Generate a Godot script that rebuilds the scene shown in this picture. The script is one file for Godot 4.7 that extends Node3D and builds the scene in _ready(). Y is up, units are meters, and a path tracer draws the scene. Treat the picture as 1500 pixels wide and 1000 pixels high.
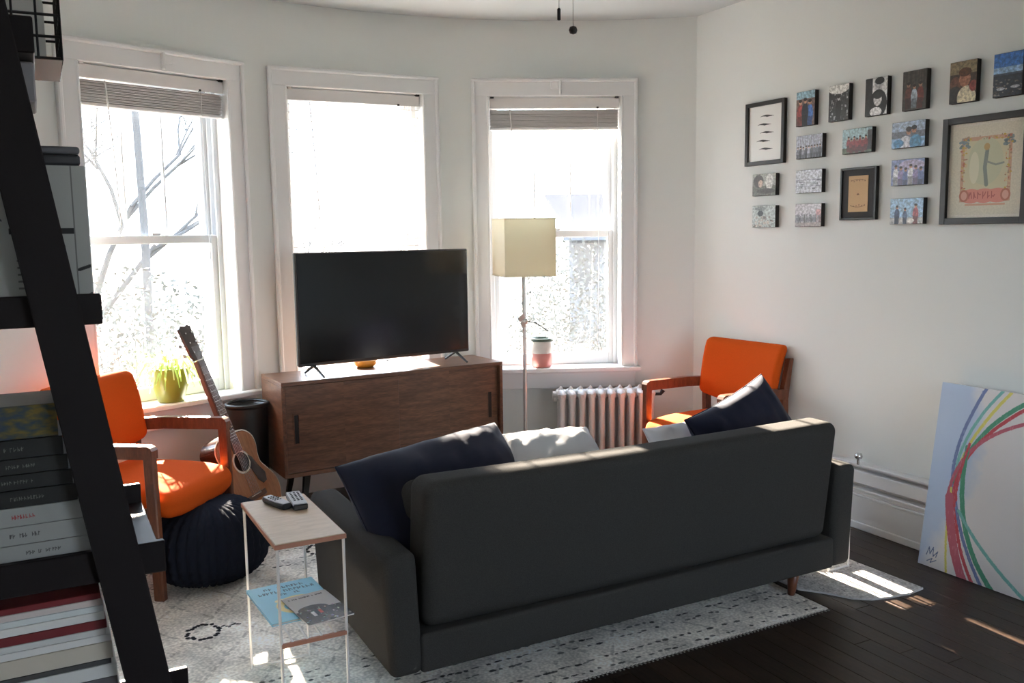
extends Node3D
# A bay-windowed living room in morning sun: y up, metres, the far wall is the bay.

const BAY := Vector3(1.6575, 0, -2.129)   # centre of the bay's arc
const R := 2.989                          # its inner radius
const XR := 3.608                         # right wall
const XL := -0.29                         # left wall
const ZB := 1.9                           # wall behind the camera
const CEIL := 2.775

var M := {}
var used := {}
var box_cache := {}


func _ready() -> void:
	view_and_light()
	materials()
	shell()
	bay_windows()
	outdoors()
	rugs()
	sofa()
	media_console()
	armchairs()
	bookshelf()
	radiator()
	floor_lamp()
	side_tables()
	guitar()
	plants_and_pots()
	pouf_and_bin()
	blinds()
	gallery()
	leaning_canvas()
	ceiling_fan()
	shelf_contents()


func view_and_light() -> void:
	var cam := Camera3D.new()
	cam.name = "camera"
	var yaw := 0.48572
	var pitch := 0.12103
	var roll := 0.01336
	var fw := Vector3(sin(yaw) * cos(pitch), -sin(pitch), -cos(yaw) * cos(pitch))
	var r0 := Vector3(cos(yaw), 0, sin(yaw))
	var u0 := r0.cross(fw)
	var r := r0 * cos(roll) - u0 * sin(roll)
	var u := u0 * cos(roll) + r0 * sin(roll)
	cam.transform = Transform3D(Basis(r, u, -fw), Vector3(0, 1.5, 0))
	cam.fov = rad_to_deg(2.0 * atan(500.0 / 1310.6))
	cam.near = 0.05
	cam.far = 400.0
	add_child(cam)
	cam.current = true

	var env := Environment.new()
	env.background_mode = Environment.BG_SKY
	var sky_mat := ProceduralSkyMaterial.new()
	sky_mat.sky_top_color = Color(0.78, 0.88, 1.0)
	sky_mat.sky_horizon_color = Color(0.93, 0.97, 1.0)
	sky_mat.sky_curve = 0.25
	sky_mat.ground_horizon_color = Color(0.75, 0.75, 0.73)
	sky_mat.ground_bottom_color = Color(0.5, 0.5, 0.48)
	sky_mat.sun_angle_max = 1.0
	var sky := Sky.new()
	sky.sky_material = sky_mat
	env.sky = sky
	env.background_energy_multiplier = 5.5
	env.tonemap_mode = Environment.TONE_MAPPER_LINEAR
	env.tonemap_exposure = 2.85
	env.sdfgi_enabled = true
	env.ssao_enabled = true
	env.ssil_enabled = true
	var we := WorldEnvironment.new()
	we.name = "world_environment"
	we.environment = env
	add_child(we)

	var sun := DirectionalLight3D.new()
	sun.name = "sun"
	var az := deg_to_rad(3.0)      # to the right of straight ahead along the side walls
	var el := deg_to_rad(25.0)
	var from := Vector3(sin(az) * cos(el), sin(el), -cos(az) * cos(el))
	sun.transform = Transform3D(Basis.looking_at(-from, Vector3.UP), from * 40.0)
	sun.light_color = Color(1.0, 0.94, 0.86)
	sun.light_energy = 13.0
	sun.light_angular_distance = 0.6
	sun.shadow_enabled = true
	add_child(sun)


# ---------------------------------------------------------------- helpers

func lin(r: float, g: float, b: float, a := 1.0) -> Color:
	var c := Color(r, g, b).linear_to_srgb()
	c.a = a
	return c


func mat(color: Color, rough := 0.6, metal := 0.0, spec := 0.5) -> StandardMaterial3D:
	var m := StandardMaterial3D.new()
	m.albedo_color = color
	m.roughness = rough
	m.metallic = metal
	m.metallic_specular = spec
	return m


func noise(sd: int, freq: float, oct := 3) -> FastNoiseLite:
	var n := FastNoiseLite.new()
	n.seed = sd
	n.frequency = freq
	n.fractal_octaves = oct
	return n


# a grain picture: two colours mixed by stretched noise
func grain_tex(sd: int, c0: Color, c1: Color, fx: float, fy: float, fine := 0.35, size := 256) -> ImageTexture:
	var n := noise(sd, 1.0, 3)
	var n2 := noise(sd + 7, 1.0, 2)
	var im := Image.create(size, size, false, Image.FORMAT_RGB8)
	for y in size:
		for x in size:
			var a := n.get_noise_2d(x * fx, y * fy) * 0.7 + 0.5
			var b := n2.get_noise_2d(x * fx * 5.0, y * fy * 5.0)
			im.set_pixel(x, y, c0.lerp(c1, clampf(a + b * fine, 0.0, 1.0)))
	return ImageTexture.create_from_image(im)


func tri(m: StandardMaterial3D, tex: Texture2D, sc: Vector3, world := false) -> StandardMaterial3D:
	m.albedo_texture = tex
	m.albedo_color = Color.WHITE
	m.uv1_triplanar = true
	m.uv1_world_triplanar = world
	m.uv1_scale = sc
	m.uv1_triplanar_sharpness = 8.0
	return m


func bump(m: StandardMaterial3D, sd: int, freq: float, depth: float) -> StandardMaterial3D:
	var t := NoiseTexture2D.new()
	t.width = 256
	t.height = 256
	t.seamless = true
	t.noise = noise(sd, freq, 3)
	m.heightmap_enabled = true
	m.heightmap_texture = t
	m.heightmap_scale = depth
	return m


func numbered(called: String) -> String:
	if not used.has(called):
		used[called] = 0
		return called
	used[called] += 1
	return "%s_%03d" % [called, used[called]]


func thing(called: String, label: String, category: String, at := Vector3.ZERO, turn := 0.0, group := "") -> Node3D:
	var o := Node3D.new()
	o.name = numbered(called)
	add_child(o)
	o.position = at
	o.rotation.y = turn
	o.set_meta("label", label)
	o.set_meta("category", category)
	if group != "":
		o.set_meta("group", group)
	return o


func struct(called: String) -> Node3D:
	var o := Node3D.new()
	o.name = numbered(called)
	add_child(o)
	o.set_meta("kind", "structure")
	return o


func part(parent: Node, called: String, mesh: Mesh, m: Material, at := Vector3.ZERO, rot := Vector3.ZERO) -> MeshInstance3D:
	var o := MeshInstance3D.new()
	o.name = called
	o.mesh = mesh
	o.material_override = m
	o.position = at
	o.rotation = rot
	parent.add_child(o, true)
	return o


func single(called: String, mesh: Mesh, m: Material, label: String, category: String, at := Vector3.ZERO, rot := Vector3.ZERO, group := "") -> MeshInstance3D:
	var o := part(self, numbered(called), mesh, m, at, rot)
	o.set_meta("label", label)
	o.set_meta("category", category)
	if group != "":
		o.set_meta("group", group)
	return o


func begin() -> SurfaceTool:
	var st := SurfaceTool.new()
	st.begin(Mesh.PRIMITIVE_TRIANGLES)
	st.set_uv(Vector2.ZERO)
	return st


func done(st: SurfaceTool) -> ArrayMesh:
	st.generate_normals()
	return st.commit()


# corners counter-clockwise seen from outside
func quad(st: SurfaceTool, a: Vector3, b: Vector3, c: Vector3, d: Vector3) -> void:
	for v: Vector3 in [a, c, b, a, d, c]:
		st.add_vertex(v)


func quad_uv(st: SurfaceTool, p: Array, uv: Array) -> void:
	for k: int in [0, 2, 1, 0, 3, 2]:
		st.set_uv(uv[k])
		st.add_vertex(p[k])


# a convex face, turned away from the point mid
func face(st: SurfaceTool, pts: Array, mid: Vector3, half := Vector3.ONE) -> void:
	var c := Vector3.ZERO
	for p: Vector3 in pts:
		c += p
	c /= pts.size()
	var n: Vector3 = (pts[1] - pts[0]).cross(pts[2] - pts[0])
	var q := pts.duplicate()
	if n.dot(c - mid) < 0.0:
		q.reverse()
		n = -n
	var an := n.abs()
	for i in range(1, q.size() - 1):
		for k: int in [0, i + 1, i]:
			var v: Vector3 = q[k]
			var d := v - mid
			var uv := Vector2(d.x / half.x, -d.y / half.y)
			if an.x > an.y and an.x > an.z:
				uv = Vector2(d.z / half.z * -signf(n.x), -d.y / half.y)
			elif an.y > an.z:
				uv = Vector2(d.x / half.x, d.z / half.z * signf(n.y))
			elif n.z < 0.0:
				uv.x = -uv.x
			st.set_uv(uv * 0.5 + Vector2(0.5, 0.5))
			st.add_vertex(v)


func add_box(st: SurfaceTool, size: Vector3, b: float, xf := Transform3D()) -> void:
	var h := size * 0.5
	b = minf(b, minf(h.x, minf(h.y, h.z)) * 0.9)
	st.set_smooth_group(-1)
	var vx := func(i: int, j: int, k: int, ax: int) -> Vector3:
		var v := Vector3(i * h.x, j * h.y, k * h.z)
		for a in 3:
			if a != ax:
				v[a] -= signf(v[a]) * b
		return xf * v
	var mid := xf.origin
	var sg := [-1, 1]
	for s: int in sg:
		face(st, [vx.call(s, -1, -1, 0), vx.call(s, 1, -1, 0), vx.call(s, 1, 1, 0), vx.call(s, -1, 1, 0)], mid, h)
		face(st, [vx.call(-1, s, -1, 1), vx.call(1, s, -1, 1), vx.call(1, s, 1, 1), vx.call(-1, s, 1, 1)], mid, h)
		face(st, [vx.call(-1, -1, s, 2), vx.call(1, -1, s, 2), vx.call(1, 1, s, 2), vx.call(-1, 1, s, 2)], mid, h)
	if b <= 0.0:
		return
	for s: int in sg:
		for t: int in sg:
			face(st, [vx.call(s, t, -1, 0), vx.call(s, t, 1, 0), vx.call(s, t, 1, 1), vx.call(s, t, -1, 1)], mid, h)
			face(st, [vx.call(s, -1, t, 0), vx.call(s, 1, t, 0), vx.call(s, 1, t, 2), vx.call(s, -1, t, 2)], mid, h)
			face(st, [vx.call(-1, s, t, 1), vx.call(1, s, t, 1), vx.call(1, s, t, 2), vx.call(-1, s, t, 2)], mid, h)
			for k: int in sg:
				face(st, [vx.call(s, t, k, 0), vx.call(s, t, k, 1), vx.call(s, t, k, 2)], mid, h)


func m_box(x: float, y: float, z: float, b := 0.003) -> ArrayMesh:
	var key := "%.4f %.4f %.4f %.4f" % [x, y, z, b]
	if not box_cache.has(key):
		var st := begin()
		add_box(st, Vector3(x, y, z), b)
		box_cache[key] = done(st)
	return box_cache[key]


# eight corners: four below (in order round), four above
func add_hexa(st: SurfaceTool, p: Array) -> void:
	var mid := Vector3.ZERO
	for v: Vector3 in p:
		mid += v
	mid /= 8.0
	st.set_smooth_group(-1)
	face(st, [p[0], p[1], p[2], p[3]], mid)
	face(st, [p[4], p[5], p[6], p[7]], mid)
	for i in 4:
		var j := (i + 1) % 4
		face(st, [p[i], p[j], p[j + 4], p[i + 4]], mid)


func m_hexa(p: Array) -> ArrayMesh:
	var st := begin()
	add_hexa(st, p)
	return done(st)


# a bar of rectangular section from a to b: w across (along side), t the other way
func bar(a: Vector3, b: Vector3, side: Vector3, w: float, t: float, bev := 0.004, w2 := -1.0, t2 := -1.0) -> ArrayMesh:
	var d := (b - a).normalized()
	var x := (side - d * side.dot(d)).normalized()
	var z := x.cross(d).normalized()
	if w2 > 0.0:
		var p := []
		for e in 2:
			var o := a if e == 0 else b
			var ww := (w if e == 0 else w2) * 0.5
			var tt := (t if e == 0 else t2) * 0.5
			p.append_array([o - x * ww - z * tt, o + x * ww - z * tt, o + x * ww + z * tt, o - x * ww + z * tt])
		return m_hexa(p)
	var st := begin()
	add_box(st, Vector3(w, a.distance_to(b), t), bev, Transform3D(Basis(x, d, z), (a + b) * 0.5))
	return done(st)


# a box with round edges, bent by shape(p) afterwards
func m_round(size: Vector3, r: float, n := 6, shape = null, rs := 4) -> ArrayMesh:
	var h := size * 0.5
	r = minf(r, minf(h.x, minf(h.y, h.z)) * 0.999)
	var lists := []
	for a in 3:
		var l := []
		for k in rs:
			l.append(-h[a] + r - r * tan(PI / 4.0 * (1.0 - float(k) / rs)))
		var inner := h[a] - r
		for k in n + 1:
			l.append(lerpf(-inner, inner, float(k) / n))
		for k in rs:
			l.append(h[a] - r + r * tan(PI / 4.0 * float(k + 1) / rs))
		lists.append(l)
	var st := begin()
	st.set_smooth_group(0)
	for a in 3:
		var b := (a + 1) % 3
		var c := (a + 2) % 3
		for s: int in [-1, 1]:
			var lb: Array = lists[b]
			var lc: Array = lists[c]
			var g := []
			for i in lb.size():
				var row := []
				for j in lc.size():
					var p := Vector3.ZERO
					p[a] = s * h[a]
					p[b] = lb[i]
					p[c] = lc[j]
					var q := p.clamp(-(h - Vector3.ONE * r), h - Vector3.ONE * r)
					var o := q + (p - q).normalized() * r
					if shape != null:
						o = shape.call(o)
					row.append(o.snapped(Vector3.ONE * 0.00001))
				g.append(row)
			for i in lb.size() - 1:
				for j in lc.size() - 1:
					if s > 0:
						quad(st, g[i][j], g[i + 1][j], g[i + 1][j + 1], g[i][j + 1])
					else:
						quad(st, g[i][j], g[i][j + 1], g[i + 1][j + 1], g[i + 1][j])
	return done(st)


func add_tube(st: SurfaceTool, pts: Array, rad: Variant, n := 8, caps := true) -> void:
	var rings := []
	var up := Vector3(0.31, 0.87, 0.21)
	for i in pts.size():
		var d: Vector3 = (pts[mini(i + 1, pts.size() - 1)] - pts[maxi(i - 1, 0)]).normalized()
		if absf(d.dot(up)) > 0.97:
			up = Vector3(0.9, 0.1, 0.4)
		var x := (up - d * up.dot(d)).normalized()
		up = x
		var y := d.cross(x)
		var rr: float = rad[i] if rad is Array else rad
		var ring := []
		for k in n:
			var t := TAU * k / n
			ring.append((pts[i] + (x * cos(t) + y * sin(t)) * rr).snapped(Vector3.ONE * 0.000005))
		rings.append(ring)
	st.set_smooth_group(0)
	for i in rings.size() - 1:
		for k in n:
			var l := (k + 1) % n
			quad(st, rings[i][k], rings[i][l], rings[i + 1][l], rings[i + 1][k])
	if caps:
		st.set_smooth_group(-1)
		face(st, rings[0], pts[1])
		face(st, rings[-1], pts[-2])
	st.set_smooth_group(0)


func m_tube(pts: Array, rad: Variant, n := 8) -> ArrayMesh:
	var st := begin()
	add_tube(st, pts, rad, n)
	return done(st)


# profile of (radius, height) from bottom to top
func add_lathe(st: SurfaceTool, prof: Array, n := 24, at := Vector3.ZERO, smooth := true) -> void:
	st.set_smooth_group(0 if smooth else -1)
	for i in prof.size() - 1:
		for k in n:
			var p := []
			for e: Array in [[i, k], [i, k + 1], [i + 1, k + 1], [i + 1, k]]:
				var q: Vector2 = prof[e[0]]
				var t: float = TAU * (int(e[1]) % n) / n
				p.append(at + Vector3(cos(t) * q.x, q.y, -sin(t) * q.x))
			quad(st, p[0], p[1], p[2], p[3])


func m_lathe(prof: Array, n := 24, smooth := true) -> ArrayMesh:
	var st := begin()
	add_lathe(st, prof, n, Vector3.ZERO, smooth)
	return done(st)


# an outline in x and y, depth along z, centred on z = 0
func m_extrude(poly: PackedVector2Array, depth: float, smooth := false) -> ArrayMesh:
	var st := begin()
	if not Geometry2D.is_polygon_clockwise(poly):
		pass
	else:
		poly.reverse()
	var tris := Geometry2D.triangulate_polygon(poly)
	var hz := depth * 0.5
	st.set_smooth_group(-1)
	for i in range(0, tris.size(), 3):
		var a := poly[tris[i]]
		var b := poly[tris[i + 1]]
		var c := poly[tris[i + 2]]
		if (b - a).cross(c - a) < 0.0:
			var t := b
			b = c
			c = t
		for v: Vector2 in [a, c, b]:
			st.set_uv(v)
			st.add_vertex(Vector3(v.x, v.y, hz))
		for v: Vector2 in [a, b, c]:
			st.set_uv(v)
			st.add_vertex(Vector3(v.x, v.y, -hz))
	st.set_smooth_group(0 if smooth else -1)
	for i in poly.size():
		var a := poly[i]
		var b := poly[(i + 1) % poly.size()]
		st.set_uv(Vector2.ZERO)
		quad(st, Vector3(a.x, a.y, -hz), Vector3(b.x, b.y, -hz), Vector3(b.x, b.y, hz), Vector3(a.x, a.y, hz))
	return done(st)


func spline(pts: Array, per := 5) -> Array:
	var out := []
	for i in pts.size() - 1:
		var p0 = pts[maxi(i - 1, 0)]
		var p1 = pts[i]
		var p2 = pts[i + 1]
		var p3 = pts[mini(i + 2, pts.size() - 1)]
		for k in per:
			var t := float(k) / per
			out.append(p1.cubic_interpolate(p2, p0, p3, t))
	out.append(pts[-1])
	return out


# ------------------------------------------------------- printed pictures

func blank(w: int, h: int, c: Color) -> Image:
	var im := Image.create(w, h, false, Image.FORMAT_RGB8)
	im.fill(c)
	return im


func dot(im: Image, x: float, y: float, rx: float, ry: float, c: Color) -> void:
	for j in range(maxi(0, int(y - ry)), mini(im.get_height(), int(y + ry) + 1)):
		for i in range(maxi(0, int(x - rx)), mini(im.get_width(), int(x + rx) + 1)):
			if pow((i + 0.5 - x) / maxf(rx, 0.5), 2) + pow((j + 0.5 - y) / maxf(ry, 0.5), 2) <= 1.0:
				im.set_pixel(i, j, c)


func rect(im: Image, x: float, y: float, w: float, h: float, c: Color) -> void:
	im.fill_rect(Rect2i(int(x), int(y), int(maxf(w, 1)), int(maxf(h, 1))), c)


func stroke(im: Image, pts: Array, w: float, c: Color) -> void:
	for i in pts.size() - 1:
		var a: Vector2 = pts[i]
		var b: Vector2 = pts[i + 1]
		var steps := int(a.distance_to(b)) + 1
		for k in steps + 1:
			var p := a.lerp(b, float(k) / steps)
			dot(im, p.x, p.y, w * 0.5, w * 0.5, c)


func speckle(im: Image, sd: int, amount: float, freq := 0.35) -> Image:
	var n := noise(sd, freq, 2)
	for y in im.get_height():
		for x in im.get_width():
			var c := im.get_pixel(x, y)
			var v := 1.0 + n.get_noise_2d(x, y) * amount
			im.set_pixel(x, y, Color(c.r * v, c.g * v, c.b * v).clamp())
	return im


func scribble(im: Image, x: float, y: float, w: float, h: float, c: Color, rng: RandomNumberGenerator, thick := 1.5) -> void:
	var px := x
	while px < x + w:
		var cw := h * rng.randf_range(0.35, 0.7)
		if rng.randf() < 0.82:
			stroke(im, [Vector2(px, y + h * rng.randf()), Vector2(px + cw * 0.5, y + h * rng.randf()), Vector2(px + cw * 0.8, y + h * rng.randf())], thick, c)
			stroke(im, [Vector2(px, y), Vector2(px, y + h)], thick, c)
		px += cw + h * 0.25


func print_mat(im: Image, rough := 0.5) -> StandardMaterial3D:
	var m := mat(Color.WHITE, rough)
	m.albedo_texture = ImageTexture.create_from_image(im)
	m.texture_repeat = false
	return m


# -------------------------------------------------------------- materials

func materials() -> void:
	M.wall = bump(mat(lin(0.765, 0.785, 0.765), 0.9, 0.0, 0.3), 3, 0.05, 0.05)
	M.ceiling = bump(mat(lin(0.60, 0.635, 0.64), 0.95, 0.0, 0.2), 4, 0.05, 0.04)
	M.trim = mat(lin(0.76, 0.765, 0.77), 0.45)
	M.sash = mat(lin(0.74, 0.75, 0.76), 0.4)
	M.glass = mat(Color(1, 1, 1, 0.06), 0.02)
	M.glass.transparency = BaseMaterial3D.TRANSPARENCY_ALPHA
	M.blind = mat(lin(0.74, 0.72, 0.71), 0.5)
	M.black_plastic = mat(lin(0.012, 0.012, 0.013), 0.4)
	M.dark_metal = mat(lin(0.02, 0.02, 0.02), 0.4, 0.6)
	M.planks = []
	for k in 5:
		var t := grain_tex(20 + k, lin(0.052, 0.031, 0.019), lin(0.020, 0.012, 0.008), 0.11, 0.012, 0.5)
		var m := tri(mat(Color.WHITE, 0.38, 0.0, 0.45), t, Vector3(1.6, 1.6, 1.6))
		m.albedo_color = Color.WHITE.darkened(0.05 * k)
		M.planks.append(m)
	M.subfloor = mat(lin(0.01, 0.008, 0.006), 0.9)
	var sof := grain_tex(41, lin(0.058, 0.056, 0.053), lin(0.038, 0.036, 0.034), 0.5, 0.5, 0.8)
	M.sofa = bump(tri(mat(Color.WHITE, 0.95, 0.0, 0.2), sof, Vector3(3, 3, 3)), 8, 0.25, 0.06)
	M.navy = bump(mat(lin(0.010, 0.012, 0.028), 0.75, 0.0, 0.3), 9, 0.1, 0.05)
	M.navy.rim_enabled = true
	M.navy.rim = 0.5
	M.navy.rim_tint = 0.4
	M.pale_cloth = bump(mat(lin(0.52, 0.53, 0.55), 0.95, 0.0, 0.2), 10, 0.2, 0.05)
	var og := grain_tex(43, lin(0.66, 0.105, 0.012), lin(0.50, 0.07, 0.010), 0.6, 0.6, 0.7)
	M.orange = bump(tri(mat(Color.WHITE, 0.92, 0.0, 0.2), og, Vector3(4, 4, 4)), 12, 0.3, 0.04)
	var cw := grain_tex(44, lin(0.20, 0.065, 0.030), lin(0.105, 0.034, 0.018), 0.05, 0.01, 0.4)
	M.chair_wood = tri(mat(Color.WHITE, 0.35), cw, Vector3(2, 2, 2))
	var wal := grain_tex(45, lin(0.175, 0.080, 0.042), lin(0.075, 0.033, 0.019), 0.010, 0.075, 0.45)
	M.walnut = tri(mat(Color.WHITE, 0.32), wal, Vector3(1.3, 1.3, 1.3))
	M.ebony = mat(lin(0.011, 0.008, 0.0085), 0.5, 0.0, 0.3)
	M.radiator = mat(lin(0.66, 0.65, 0.65), 0.45)
	M.chrome = mat(lin(0.62, 0.61, 0.60), 0.3, 0.9)
	M.shade = mat(lin(0.88, 0.84, 0.72), 0.9, 0.0, 0.2)
	M.shade.backlight_enabled = true
	M.shade.backlight = lin(0.85, 0.80, 0.64)
	M.wire = mat(lin(0.72, 0.70, 0.68), 0.4)
	var bir := grain_tex(47, lin(0.62, 0.47, 0.33), lin(0.52, 0.38, 0.26), 0.012, 0.09, 0.5)
	M.birch = tri(mat(Color.WHITE, 0.45), bir, Vector3(1.5, 1.5, 1.5))
	M.copper_edge = mat(lin(0.42, 0.19, 0.12), 0.5)
	var spr := grain_tex(48, lin(0.36, 0.155, 0.065), lin(0.26, 0.105, 0.042), 0.08, 0.008, 0.5)
	M.spruce = tri(mat(Color.WHITE, 0.25), spr, Vector3(2.5, 2.5, 2.5))
	M.mahogany = mat(lin(0.035, 0.014, 0.010), 0.2)
	M.neck_wood = mat(lin(0.11, 0.055, 0.035), 0.45)
	M.steel = mat(lin(0.6, 0.6, 0.6), 0.25, 1.0)
	M.ivory = mat(lin(0.65, 0.6, 0.5), 0.4)
	M.leaf = mat(lin(0.26, 0.38, 0.09), 0.5)
	M.leaf.backlight_enabled = true
	M.leaf.backlight = lin(0.30, 0.42, 0.08)
	M.leaf_pale = mat(lin(0.55, 0.60, 0.30), 0.5)
	M.leaf_pale.backlight_enabled = true
	M.leaf_pale.backlight = lin(0.45, 0.5, 0.2)
	M.lime_glaze = mat(lin(0.24, 0.27, 0.045), 0.3)
	M.soil = bump(mat(lin(0.03, 0.02, 0.015), 1.0), 15, 0.2, 0.5)
	M.white_ceramic = mat(lin(0.62, 0.60, 0.57), 0.35)
	M.pink_glaze = mat(lin(0.58, 0.24, 0.22), 0.4)
	M.green_rim = mat(lin(0.05, 0.08, 0.06), 0.4)
	M.knit = bump(mat(lin(0.016, 0.019, 0.030), 0.95, 0.0, 0.2), 16, 0.3, 0.15)
	M.paper = mat(lin(0.60, 0.58, 0.54), 0.8)
	M.frame_black = mat(lin(0.010, 0.009, 0.008), 0.4)
	M.canvas_edge = mat(lin(0.018, 0.015, 0.015), 0.7)
	M.bark = bump(mat(lin(0.055, 0.052, 0.050), 1.0), 17, 0.1, 0.5)
	M.brass = mat(lin(0.35, 0.25, 0.12), 0.4, 0.8)


# ------------------------------------------------------------------ setting

func arc_point(deg: float, rad: float, y := 0.0) -> Vector3:
	var t := deg_to_rad(deg)
	return Vector3(BAY.x + sin(t) * rad, y, BAY.z - cos(t) * rad)


# window: angle round the bay, half width of the opening
const WINDOWS := [[-21.35, 0.385], [0.55, 0.40], [24.1, 0.405]]
const SILL := 0.655
const HEAD := 2.32
const FRONT := 2.925


func shell() -> void:
	# the floor: boards running towards the bay
	var fl := struct("floor")
	var outline := PackedVector2Array()
	for k in 61:
		var p := arc_point(lerpf(-41.0, 41.0, k / 60.0), R + 0.25)
		outline.append(Vector2(p.x, -p.z))
	outline.append(Vector2(XR + 0.2, -ZB - 0.2))
	outline.append(Vector2(XL - 0.2, -ZB - 0.2))
	part(fl, "subfloor", m_extrude(outline, 0.2), M.subfloor, Vector3(0, -0.122, 0), Vector3(-PI / 2, 0, 0))
	var rng := RandomNumberGenerator.new()
	rng.seed = 5
	var w := 0.0829
	var lengths := [1.0, 1.3, 1.6, 1.9]
	for k in 47:
		var x := XL + (k + 0.5) * w
		var z := BAY.z - sqrt(maxf(R * R - pow(absf(x - BAY.x) - w * 0.5, 2), 0.0)) - 0.02
		var first := rng.randf_range(0.5, 1.6)
		while z < ZB:
			var l: float = first if first > 0.0 else lengths[rng.randi() % 4]
			first = -1.0
			l = snappedf(minf(l, ZB + 0.05 - z), 0.05)
			if l < 0.05:
				break
			part(fl, "plank", m_box(w - 0.0016, 0.02, l - 0.0016, 0.0012), M.planks[rng.randi() % 5], Vector3(x, -0.01, z + l * 0.5))
			z += l

	var ce := struct("ceiling")
	part(ce, "ceiling_slab", m_extrude(outline, 0.2), M.ceiling, Vector3(0, CEIL + 0.1, 0), Vector3(-PI / 2, 0, 0))

	# the bay wall, pierced by three windows
	var wf := struct("wall_front")
	var st := begin()
	var cuts := []
	var a := -41.2
	while a < 41.2:
		cuts.append(a)
		a += 0.7
	cuts.append(41.2)
	for wd: Array in WINDOWS:
		var half := rad_to_deg(asin((wd[1] + 0.02) / R))
		cuts.append(wd[0] - half)
		cuts.append(wd[0] + half)
	cuts.sort()
	for i in cuts.size() - 1:
		var a0: float = cuts[i]
		var a1: float = cuts[i + 1]
		if a1 - a0 < 0.001:
			continue
		var open := false
		for wd: Array in WINDOWS:
			var half := rad_to_deg(asin((wd[1] + 0.02) / R))
			if absf((a0 + a1) * 0.5 - wd[0]) < half:
				open = true
		for span: Array in ([[-0.02, SILL - 0.02], [HEAD + 0.02, CEIL + 0.01]] if open else [[-0.02, CEIL + 0.01]]):
			var y0: float = span[0]
			var y1: float = span[1]
			add_hexa(st, [arc_point(a0, R, y0), arc_point(a1, R, y0), arc_point(a1, R + 0.25, y0), arc_point(a0, R + 0.25, y0), arc_point(a0, R, y1), arc_point(a1, R, y1), arc_point(a1, R + 0.25, y1), arc_point(a0, R + 0.25, y1)])
	part(wf, "plaster", done(st), M.wall)
	var side_z := -4.62
	var len := ZB + 0.2 - side_z
	for s in 2:
		var ws := struct("wall_right" if s == 0 else "wall_left")
		part(ws, "plaster", m_box(0.2, CEIL + 0.03, len, 0.0), M.wall, Vector3(XR + 0.1 if s == 0 else XL - 0.1, CEIL * 0.5, (side_z + ZB + 0.2) * 0.5))
	# the wall behind the camera, with a broad window added as fill light
	var wb := struct("wall_back")
	var wx0 := 1.4
	var wx1 := 3.0
	for b: Array in [[XL - 0.01, wx0, 0.0, CEIL], [wx1, XR + 0.01, 0.0, CEIL], [wx0, wx1, 0.0, 0.6], [wx0, wx1, 2.35, CEIL]]:
		part(wb, "plaster", m_box(b[1] - b[0], b[3] - b[2] + 0.01, 0.2, 0.0), M.wall, Vector3((b[0] + b[1]) * 0.5, (b[2] + b[3]) * 0.5, ZB + 0.1))
	var w4 := struct("window_4")
	var ww := wx1 - wx0
	w4.position = Vector3((wx0 + wx1) * 0.5, 0, ZB + 0.1)
	for k in 4:
		part(w4, "mullion", m_box(0.07, 1.75, 0.1, 0.004), M.trim, Vector3(lerpf(-ww * 0.5 + 0.035, ww * 0.5 - 0.035, k / 3.0), 1.475, 0))
	for k in 3:
		part(w4, "rail", m_box(ww, 0.07, 0.09, 0.004), M.trim, Vector3(0, [0.635, 1.475, 2.315][k], 0))
		part(w4, "pane", m_box(ww / 3.0 - 0.06, 1.68, 0.004, 0.0), M.glass, Vector3((k - 1) * (ww - 0.07) / 3.0, 1.475, 0))

	# tall slotted skirting along the right wall, a plain one round the bay and on the left
	var br := struct("baseboard_right")
	var z0 := -4.36
	var z1 := ZB - 0.01
	for b: Array in [[0.0, 0.035, 0.058], [0.035, 0.165, 0.05], [0.165, 0.178, 0.056], [0.178, 0.196, 0.05], [0.196, 0.208, 0.056], [0.232, 0.296, 0.052], [0.318, 0.332, 0.056]]:
		part(br, "moulding", m_box(b[2], b[1] - b[0], z1 - z0, 0.003), M.trim, Vector3(XR - b[2] * 0.5 + 0.001, (b[0] + b[1]) * 0.5, (z0 + z1) * 0.5))
	part(br, "backing", m_box(0.004, 0.31, z1 - z0, 0.0), M.trim, Vector3(XR - 0.003, 0.165, (z0 + z1) * 0.5))
	var bf := struct("baseboard_front")
	st = begin()
	for k in 54:
		var a0 := -40.4 + k * 1.5
		for b: Array in [[0.0, 0.17, 0.02], [0.17, 0.19, 0.028]]:
			add_hexa(st, [arc_point(a0, R - b[2], b[0]), arc_point(a0 + 1.5, R - b[2], b[0]), arc_point(a0 + 1.5, R + 0.01, b[0]), arc_point(a0, R + 0.01, b[0]), arc_point(a0, R - b[2], b[1]), arc_point(a0 + 1.5, R - b[2], b[1]), arc_point(a0 + 1.5, R + 0.01, b[1]), arc_point(a0, R + 0.01, b[1])])
	part(bf, "moulding", done(st), M.trim)
	var bl := struct("baseboard_left")
	part(bl, "moulding", m_box(0.02, 0.19, z1 - z0, 0.003), M.trim, Vector3(XL + 0.009, 0.095, (z0 + z1) * 0.5))
	# wall heater valve beside the sofa
	var v := thing("heater_valve", "small steel valve on top of the white skirting, behind the sofa arm", "valve", Vector3(3.555, 0.33, -3.05))
	part(v, "stem", m_tube([Vector3(0, 0, 0), Vector3(0, 0.035, 0)], 0.008, 10), M.steel)
	part(v, "knob", m_lathe([Vector2(0, 0.03), Vector2(0.016, 0.03), Vector2(0.02, 0.04), Vector2(0.016, 0.055), Vector2(0, 0.058)], 14), M.steel)


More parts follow.
